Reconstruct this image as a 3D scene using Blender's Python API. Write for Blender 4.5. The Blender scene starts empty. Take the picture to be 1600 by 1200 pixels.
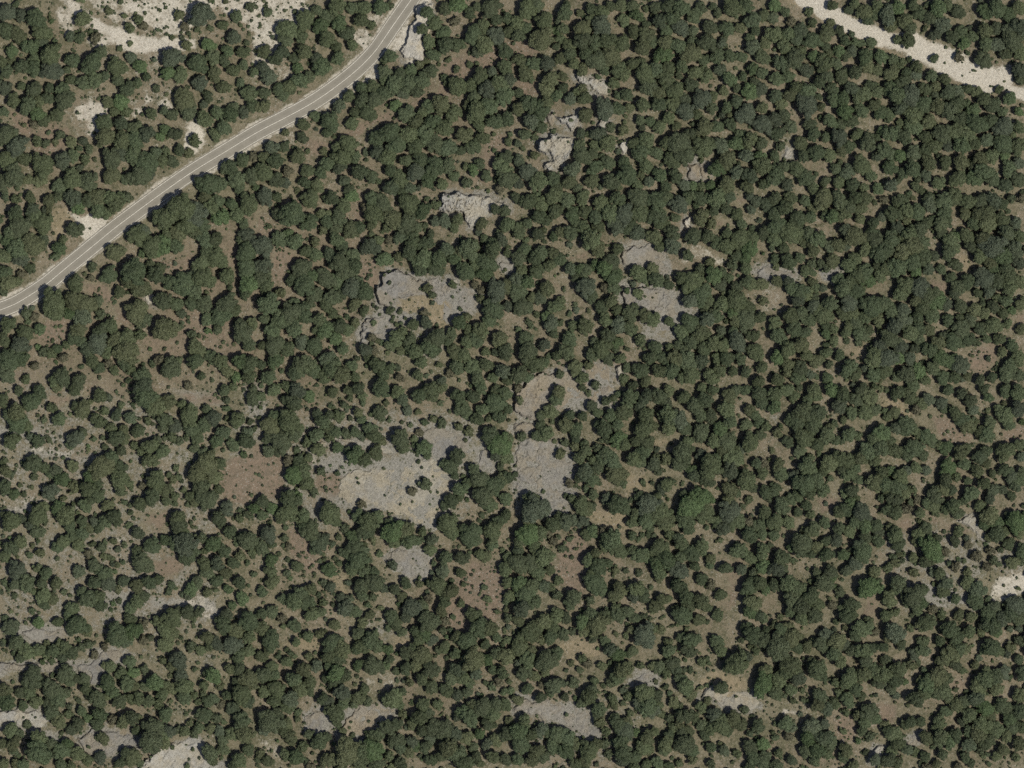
import bpy, math
import numpy as np
from math import radians

# ------------------------------------------------------------------ camera, sky, sun, exposure
S = 0.25                      # metres per photograph pixel (1600 x 1200 -> 400 x 300 m)
SC = bpy.context.scene
COL = SC.collection
CAM_H = 1500.0
cam = bpy.data.cameras.new("camera")
cam.sensor_fit = 'HORIZONTAL'; cam.sensor_width = 36.0
cam.lens = 36.0 * CAM_H / 400.0
cam.clip_start = 10.0; cam.clip_end = 20000.0
cam_o = bpy.data.objects.new("camera", cam); COL.objects.link(cam_o)
cam_o.location = (0, 0, CAM_H)
SC.camera = cam_o

SUN_EL = 60.0
SUN_DIR = np.array([0.89, -0.46])            # on the ground, towards the sun (right and slightly down in the picture)
SUN_DIR = SUN_DIR / np.hypot(*SUN_DIR)
w = bpy.data.worlds.new("World"); SC.world = w; w.use_nodes = True
nt = w.node_tree; nt.nodes.clear()
sky = nt.nodes.new("ShaderNodeTexSky"); sky.sky_type = 'NISHITA'; sky.sun_disc = False
sky.sun_elevation = radians(SUN_EL)
sky.sun_rotation = math.atan2(SUN_DIR[0], SUN_DIR[1])
sky.altitude = 900; sky.dust_density = 3.0; sky.air_density = 0.8
bg = nt.nodes.new("ShaderNodeBackground"); bg.inputs[1].default_value = 0.075
wo = nt.nodes.new("ShaderNodeOutputWorld")
nt.links.new(sky.outputs[0], bg.inputs[0]); nt.links.new(bg.outputs[0], wo.inputs[0])
sun = bpy.data.lights.new("sun", 'SUN'); sun.energy = 3.6; sun.angle = radians(0.53); sun.color = (1.0, 0.955, 0.85)
sun_o = bpy.data.objects.new("sun", sun); COL.objects.link(sun_o)
sun_o.location = (SUN_DIR[0]*300, SUN_DIR[1]*300, 500)
sun_o.rotation_euler = (radians(90 - SUN_EL), 0, math.atan2(SUN_DIR[1], SUN_DIR[0]) + math.pi/2)
SC.view_settings.view_transform = 'Standard'; SC.view_settings.look = 'None'
SC.view_settings.gamma = 1.0; SC.view_settings.exposure = 0.08
SC.view_settings.use_curve_mapping = False
SC.cycles.use_denoising = False
SC.cycles.max_bounces = 3; SC.cycles.diffuse_bounces = 2; SC.cycles.glossy_bounces = 1
SC.cycles.filter_width = 1.5; SC.cycles.adaptive_threshold = 0.03

RNG = np.random.default_rng(11)

# ------------------------------------------------------------------ noise, polygons, terrain
def _hash(ix, iy, seed):
    n = (ix.astype(np.int64)*374761393 + iy.astype(np.int64)*668265263 + seed*974711) & 0x7fffffff
    n = ((n ^ (n >> 13))*1274126177) & 0x7fffffff
    n = n ^ (n >> 16)
    return (n & 0xffff)/65535.0
def vnoise(x, y, seed=0):
    x = np.asarray(x, float); y = np.asarray(y, float)
    ix = np.floor(x); iy = np.floor(y); fx = x-ix; fy = y-iy
    fx = fx*fx*(3-2*fx); fy = fy*fy*(3-2*fy)
    ix = ix.astype(np.int64); iy = iy.astype(np.int64)
    a = _hash(ix, iy, seed); b = _hash(ix+1, iy, seed); c = _hash(ix, iy+1, seed); d = _hash(ix+1, iy+1, seed)
    return (a*(1-fx)+b*fx)*(1-fy) + (c*(1-fx)+d*fx)*fy
def fbm(x, y, seed=0, octv=4):
    s = 0; a = 0.5; t = 0
    for k in range(octv):
        s = s + a*vnoise(x*2**k, y*2**k, seed+k*17); t += a; a *= 0.5
    return s/t
def worley(x, y, seed=0):
    x = np.asarray(x, float); y = np.asarray(y, float)
    ix = np.floor(x).astype(np.int64); iy = np.floor(y).astype(np.int64)
    f1 = np.full(x.shape, 9.0); f2 = np.full(x.shape, 9.0)
    for dx in (-1, 0, 1):
        for dy in (-1, 0, 1):
            cx = ix+dx; cy = iy+dy
            px = cx + _hash(cx, cy, seed); py = cy + _hash(cx, cy, seed+5)
            d = np.hypot(px-x, py-y)
            f2 = np.where(d < f1, f1, np.minimum(f2, d)); f1 = np.minimum(f1, d)
    return f1, f2
def sstep(a, b, x):
    t = np.clip((x-a)/(b-a), 0, 1); return t*t*(3-2*t)
def W(p):                                     # photograph map position -> metres on the ground
    p = np.asarray(p, float).reshape(-1, 2)
    return np.stack([(p[:, 0]-800)*S, (600-p[:, 1])*S], 1)
def pts(s): return W([tuple(map(float, q.split(','))) for q in s.split()])
def sdist(poly, x, y):                        # signed distance, positive inside
    x = np.asarray(x, float); y = np.asarray(y, float)
    d2 = np.full(x.shape, 1e18); ins = np.zeros(x.shape, bool); n = len(poly)
    for i in range(n):
        ax, ay = poly[i]; bx, by = poly[(i+1) % n]
        ex, ey = bx-ax, by-ay; L = ex*ex+ey*ey + 1e-12
        t = np.clip(((x-ax)*ex+(y-ay)*ey)/L, 0, 1)
        d2 = np.minimum(d2, (x-ax-t*ex)**2 + (y-ay-t*ey)**2)
        c = (ay > y) != (by > y)
        if ey != 0: ins ^= c & (x < ex*(y-ay)/ey + ax)
    d = np.sqrt(d2)
    return np.where(ins, d, -d)

ROAD = pts("-260,560 -120,530 -50,507 0,485 25,475 50,460 75,443 100,422 140,389 175,360 205,337 252,302 300,268 350,237 400,206 442,184 487,159 527,131 560,104 585,78 600,57 615,35 640,0 668,-40 720,-120 800,-230")
def catmull(P, n=10):
    out = []
    for i in range(len(P)-1):
        p0 = P[max(i-1, 0)]; p1 = P[i]; p2 = P[i+1]; p3 = P[min(i+2, len(P)-1)]
        for k in range(n):
            t = k/n
            out.append(0.5*((2*p1)+(-p0+p2)*t+(2*p0-5*p1+4*p2-p3)*t*t+(-p0+3*p1-3*p2+p3)*t**3))
    out.append(P[-1]); return np.array(out)
RC = catmull(ROAD, 8)
for _ in range(6): RC[1:-1] = (RC[:-2]+2*RC[1:-1]+RC[2:])/4
def h_raw(x, y):
    return 16*(fbm(x/210+7.3, y/210+2.1, 3, 2)-0.5) + 3.0*(fbm(x/45, y/45, 9, 3)-0.5) - 0.035*y*0.5
RH = h_raw(RC[:, 0], RC[:, 1])
for _ in range(25): RH[1:-1] = (RH[:-2]+RH[1:-1]+RH[2:])/3
def road_dist(x, y):
    x = np.asarray(x, float).ravel(); y = np.asarray(y, float).ravel()
    D = np.full(x.shape, 1e9); Z = np.zeros(x.shape)
    sel = np.where((x < 20) & (y > -40))[0]
    for s in range(0, len(sel), 20000):
        q = sel[s:s+20000]
        bd = np.full(q.shape, 1e18); bz = np.zeros(q.shape)
        for i in range(len(RC)-1):
            ax, ay = RC[i]; ex, ey = RC[i+1]-RC[i]
            t = np.clip(((x[q]-ax)*ex+(y[q]-ay)*ey)/(ex*ex+ey*ey), 0, 1)
            d = (x[q]-ax-t*ex)**2+(y[q]-ay-t*ey)**2
            m = d < bd; bd = np.where(m, d, bd); bz = np.where(m, RH[i]+(RH[i+1]-RH[i])*t, bz)
        D[q] = np.sqrt(bd); Z[q] = bz
    return D, Z
def height(x, y):
    x = np.asarray(x, float); y = np.asarray(y, float); shp = x.shape
    h = h_raw(x.ravel(), y.ravel()) + 0.35*(fbm(x.ravel()/6, y.ravel()/6, 21, 3)-0.5)
    D, Z = road_dist(x, y)
    k = sstep(4.2, 14, D)
    return ((Z-0.09)*(1-k)+h*k).reshape(shp)

# ------------------------------------------------------------------ materials
def mat(name):
    m = bpy.data.materials.new(name); m.use_nodes = True
    t = m.node_tree; t.nodes.clear()
    o = t.nodes.new("ShaderNodeOutputMaterial"); b = t.nodes.new("ShaderNodeBsdfPrincipled")
    b.inputs['Roughness'].default_value = 0.9; b.inputs['Specular IOR Level'].default_value = 0.15
    t.links.new(b.outputs[0], o.inputs[0])
    return m, t, b
class N:
    def __init__(s, t): s.t = t
    def node(s, ty, **k):
        n = s.t.nodes.new(ty)
        for a, v in k.items(): setattr(n, a, v)
        return n
    def link(s, a, b): s.t.links.new(a, b)
    def pos(s): return s.node("ShaderNodeNewGeometry").outputs['Position']
    def noise(s, scale, detail=4, rough=0.55, vec=None, dist=0.0):
        n = s.node("ShaderNodeTexNoise"); n.inputs['Scale'].default_value = scale
        n.inputs['Detail'].default_value = detail; n.inputs['Roughness'].default_value = rough
        n.inputs['Distortion'].default_value = dist
        s.link(vec if vec is not None else s.pos(), n.inputs['Vector']); return n.outputs['Fac']
    def vor(s, scale, vec=None, feature='F1', rnd=1.0):
        n = s.node("ShaderNodeTexVoronoi", feature=feature); n.inputs['Scale'].default_value = scale
        n.inputs['Randomness'].default_value = rnd
        s.link(vec if vec is not None else s.pos(), n.inputs['Vector']); return n
    def ramp(s, fac, a, b, lo=0.0, hi=1.0):
        n = s.node("ShaderNodeMapRange", interpolation_type='SMOOTHSTEP')
        s.link(fac, n.inputs[0]); n.inputs[1].default_value = a; n.inputs[2].default_value = b
        n.inputs[3].default_value = lo; n.inputs[4].default_value = hi; return n.outputs[0]
    def math(s, op, a, b=None):
        n = s.node("ShaderNodeMath", operation=op)
        for i, v in enumerate((a, b)):
            if v is None: continue
            if isinstance(v, (int, float)): n.inputs[i].default_value = v
            else: s.link(v, n.inputs[i])
        return n.outputs[0]
    def mix(s, fac, a, b, blend='MIX'):
        n = s.node("ShaderNodeMix", data_type='RGBA', blend_type=blend)
        for i, v in ((0, fac), (6, a), (7, b)):
            if isinstance(v, (int, float)): n.inputs[i].default_value = v
            elif isinstance(v, tuple): n.inputs[i].default_value = (*v, 1)
            else: s.link(v, n.inputs[i])
        return n.outputs[2]
    def attr(s, name): return s.node("ShaderNodeAttribute", attribute_name=name)
    def bump(s, h, dist, strength, b):
        n = s.node("ShaderNodeBump"); n.inputs['Distance'].default_value = dist; n.inputs['Strength'].default_value = strength
        s.link(h, n.inputs['Height']); s.link(n.outputs[0], b.inputs['Normal'])

def ground_material():
    m, t, b = mat("ground"); n = N(t)
    n1 = n.noise(0.07, 5); n2 = n.noise(0.45, 6, 0.7); n3 = n.noise(1.7, 4, 0.75); n4 = n.noise(0.022, 3); n5 = n.noise(0.16, 5, 0.65)
    c = n.mix(n.ramp(n1, 0.38, 0.62), (0.182, 0.153, 0.103), (0.218, 0.184, 0.13))
    c = n.mix(n.ramp(n4, 0.42, 0.62, 0, 0.55), c, (0.188, 0.175, 0.112))
    c = n.mix(n.ramp(n5, 0.48, 0.6, 0, 0.7), c, (0.122, 0.12, 0.07))         # low dry herbs
    c = n.mix(n.ramp(n2, 0.5, 0.62, 0, 0.8), c, (0.095, 0.093, 0.054))
    c = n.mix(n.ramp(n3, 0.5, 0.7, 0, 0.7), c, (0.27, 0.245, 0.19))
    def masked(name, lo, hi):
        a = n.attr(name).outputs['Fac']
        v = n.math('ADD', a, n.math('MULTIPLY', n.math('SUBTRACT', n2, 0.5), 1.5))
        v = n.math('ADD', v, n.math('MULTIPLY', n.math('SUBTRACT', n3, 0.5), 1.0))
        v = n.math('ADD', v, n.math('MULTIPLY', n.math('SUBTRACT', n5, 0.5), 0.7))
        return n.math('MULTIPLY', n.ramp(v, lo, hi), n.ramp(a, 0.02, 0.12))
    c = n.mix(masked('scree', 0.3, 0.8), c, n.mix(n.ramp(n3, 0.35, 0.65), (0.19, 0.182, 0.155), (0.3, 0.285, 0.245)))
    c = n.mix(masked('red', 0.2, 0.8), c, n.mix(n.ramp(n2, 0.38, 0.65), (0.226, 0.174, 0.127), (0.172, 0.142, 0.102)))
    c = n.mix(masked('ochre', 0.3, 0.9), c, n.mix(n.ramp(n2, 0.35, 0.65), (0.3, 0.245, 0.165), (0.22, 0.188, 0.12)))
    c = n.mix(masked('pale', 0.4, 0.95), c, n.mix(n.ramp(n3, 0.35, 0.68), (0.6, 0.56, 0.475), (0.4, 0.362, 0.295)))
    tuft = n.ramp(n.vor(0.62).outputs['Distance'], 0.18, 0.42, 1, 0)                        # herb tufts
    tw = n.math('MULTIPLY', n.ramp(n5, 0.36, 0.6, 0.1, 0.75), n.ramp(n.attr('pale').outputs['Fac'], 0.7, 1.1, 1.0, 0.15))      # few on trodden chalk
    c = n.mix(n.math('MULTIPLY', tuft, tw), c, (0.085, 0.085, 0.05))
    st = n.node("ShaderNodeVectorMath", operation='ADD'); n.link(n.pos(), st.inputs[0]); st.inputs[1].default_value = (31, 17, 5)
    stone = n.ramp(n.vor(0.9, st.outputs[0]).outputs['Distance'], 0.12, 0.32, 1, 0)          # loose stones
    c = n.mix(n.math('MULTIPLY', stone, n.ramp(n1, 0.4, 0.62, 0.1, 0.7)), c, (0.34, 0.32, 0.27))
    n.link(c, b.inputs['Base Color'])
    n.bump(n.math('ADD', n3, n.math('MULTIPLY', n2, 1.6)), 0.4, 1.0, b)
    return m
def rock_material():
    m, t, b = mat("limestone"); n = N(t)
    oc = n.node("ShaderNodeObjectInfo").outputs['Color']
    n1 = n.noise(0.13, 5, 0.65); n2 = n.noise(0.8, 6, 0.75); n3 = n.noise(2.2, 4, 0.75); n6 = n.noise(0.05, 3)
    c = n.mix(n.ramp(n6, 0.44, 0.56), oc, n.mix(1.0, oc, (0.86, 0.87, 0.9), 'MULTIPLY'))
    c = n.mix(n.ramp(n1, 0.42, 0.6, 0, 0.85), c, n.mix(1.0, oc, (0.97, 0.91, 0.8), 'MULTIPLY'))   # earth-stained hollows
    c = n.mix(n.ramp(n2, 0.36, 0.6, 0.75, 0.0), c, n.mix(1.0, c, (0.66, 0.65, 0.64), 'MULTIPLY'))
    c = n.mix(n.ramp(n3, 0.54, 0.7, 0, 0.75), c, n.mix(1.0, oc, (1.38, 1.36, 1.32), 'MULTIPLY'))
    lich = n.math('MULTIPLY', n.ramp(n.vor(0.9).outputs['Distance'], 0.14, 0.34, 1, 0), n.ramp(n2, 0.4, 0.55))
    c = n.mix(n.math('MULTIPLY', lich, 0.6), c, (0.1, 0.097, 0.068))
    c = n.mix(n.ramp(n3, 0.3, 0.42, 0.55, 0.0), c, (0.12, 0.115, 0.085))
    n.link(c, b.inputs['Base Color'])
    n.bump(n.math('ADD', n2, n.math('MULTIPLY', n3, 0.6)), 0.4, 1.0, b)
    return m
def asphalt_material():
    m, t, b = mat("asphalt"); n = N(t)
    n1 = n.noise(0.25, 4); n2 = n.noise(2.5, 3, 0.7)
    c = n.mix(n.ramp(n1, 0.35, 0.65), (0.218, 0.202, 0.165), (0.25, 0.231, 0.19))
    c = n.mix(n.ramp(n2, 0.4, 0.75, 0, 0.4), c, (0.14, 0.13, 0.112))
    u = n.attr('across').outputs['Fac']                                   # worn wheel tracks
    tr = n.ramp(n.math('ABSOLUTE', n.math('SUBTRACT', n.math('ABSOLUTE', n.math('SUBTRACT', n.math('ABSOLUTE', u), 1.5)), 0.75)), 0.15, 0.4, 0.5, 0.0)
    c = n.mix(tr, c, (0.255, 0.236, 0.197))
    n.link(c, b.inputs['Base Color']); return m
def plain_material(name, c0, c1, sc):
    m, t, b = mat(name); n = N(t)
    n.link(n.mix(n.ramp(n.noise(sc, 4, 0.65), 0.35, 0.65), c0, c1), b.inputs['Base Color']); return m
def foliage_material(name, by_object):
    m, t, b = mat(name); n = N(t)
    oi = n.node("ShaderNodeObjectInfo")
    if by_object: base = oi.outputs['Color']
    else:
        cr = n.node("ShaderNodeValToRGB"); cr.color_ramp.interpolation = 'LINEAR'
        pal = [TINTS[k][1] for k in ('dark', 'deep', 'dark', 'grey', 'deep', 'mid', 'deep', 'mid', 'olive', 'mid', 'dark', 'deep', 'bright')]
        e = cr.color_ramp.elements
        e[0].position = 0.0; e[0].color = (*pal[0], 1); e[1].position = 1.0; e[1].color = (*pal[-1], 1)
        for i in range(1, len(pal)-1):
            q = e.new(i/(len(pal)-1)); q.color = (*pal[i], 1)
        n.link(oi.outputs['Random'], cr.inputs[0])
        r2 = n.ramp(n.math('FRACT', n.math('MULTIPLY', oi.outputs['Random'], 37.3)), 0, 1, 0.8, 1.22)
        c2 = n.node("ShaderNodeCombineXYZ"); n.link(r2, c2.inputs[0]); n.link(r2, c2.inputs[1]); n.link(r2, c2.inputs[2])
        base = n.mix(1.0, cr.outputs[0], c2.outputs[0], 'MULTIPLY')
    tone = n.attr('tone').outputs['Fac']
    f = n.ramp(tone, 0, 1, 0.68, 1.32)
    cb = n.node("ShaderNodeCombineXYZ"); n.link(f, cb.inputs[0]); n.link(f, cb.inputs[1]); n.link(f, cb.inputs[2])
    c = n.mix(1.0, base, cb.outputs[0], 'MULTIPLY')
    c = n.mix(n.ramp(n.noise(0.35, 3), 0.5, 0.7, 0, 0.2), c, (0.09, 0.096, 0.055))
    n.link(c, b.inputs['Base Color'])
    b.inputs['Roughness'].default_value = 0.7; b.inputs['Specular IOR Level'].default_value = 0.25
    return m
TINTS = {'dark': ('dark green', (0.073, 0.089, 0.049)), 'deep': ('deep green', (0.07, 0.093, 0.049)), 'mid': ('mid-green', (0.084, 0.103, 0.052)),
         'olive': ('olive green', (0.095, 0.106, 0.055)), 'grey': ('grey-green', (0.075, 0.092, 0.06)), 'bright': ('bright green', (0.08, 0.117, 0.051)),
         'brown': ('brownish', (0.104, 0.1, 0.062))}
M_GROUND = ground_material(); M_ROCK = rock_material(); M_ASPH = asphalt_material()
M_PAINT = plain_material("road_paint", (0.64, 0.61, 0.53), (0.45, 0.42, 0.36), 1.6)
M_BARK = plain_material("bark", (0.09, 0.07, 0.05), (0.14, 0.115, 0.085), 5.0)
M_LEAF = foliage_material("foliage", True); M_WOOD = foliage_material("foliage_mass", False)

# ------------------------------------------------------------------ mesh helpers
def mesh_np(name, v, faces, material, smooth=False):
    """faces: list of (k, n) int arrays of polygons with n corners"""
    me = bpy.data.meshes.new(name)
    v = np.asarray(v, np.float32); me.vertices.add(len(v)); me.vertices.foreach_set("co", v.ravel())
    idx = np.concatenate([f.ravel() for f in faces]).astype(np.int32)
    tot = np.concatenate([np.full(len(f), f.shape[1]) for f in faces]).astype(np.int32)
    st = np.concatenate([[0], np.cumsum(tot)[:-1]]).astype(np.int32)
    me.loops.add(len(idx)); me.loops.foreach_set("vertex_index", idx)
    me.polygons.add(len(tot)); me.polygons.foreach_set("loop_start", st); me.polygons.foreach_set("loop_total", tot)
    me.update(calc_edges=True)
    me.polygons.foreach_set("use_smooth", np.full(len(tot), smooth))
    if material: me.materials.append(material)
    return me
def obj(name, me, parent=None, loc=None):
    o = bpy.data.objects.new(name, me); COL.objects.link(o)
    if parent: o.parent = parent
    if loc is not None: o.location = loc
    return o
def tag(o, label=None, cat=None, group=None, kind=None):
    for k, v in (('label', label), ('category', cat), ('group', group), ('kind', kind)):
        if v: o[k] = v
    return o
def fattr(me, name, vals, dom='POINT', ty='FLOAT'):
    a = me.attributes.new(name, ty, dom)
    a.data.foreach_set('vector' if ty == 'FLOAT_VECTOR' else 'value', np.asarray(vals).ravel())
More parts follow.
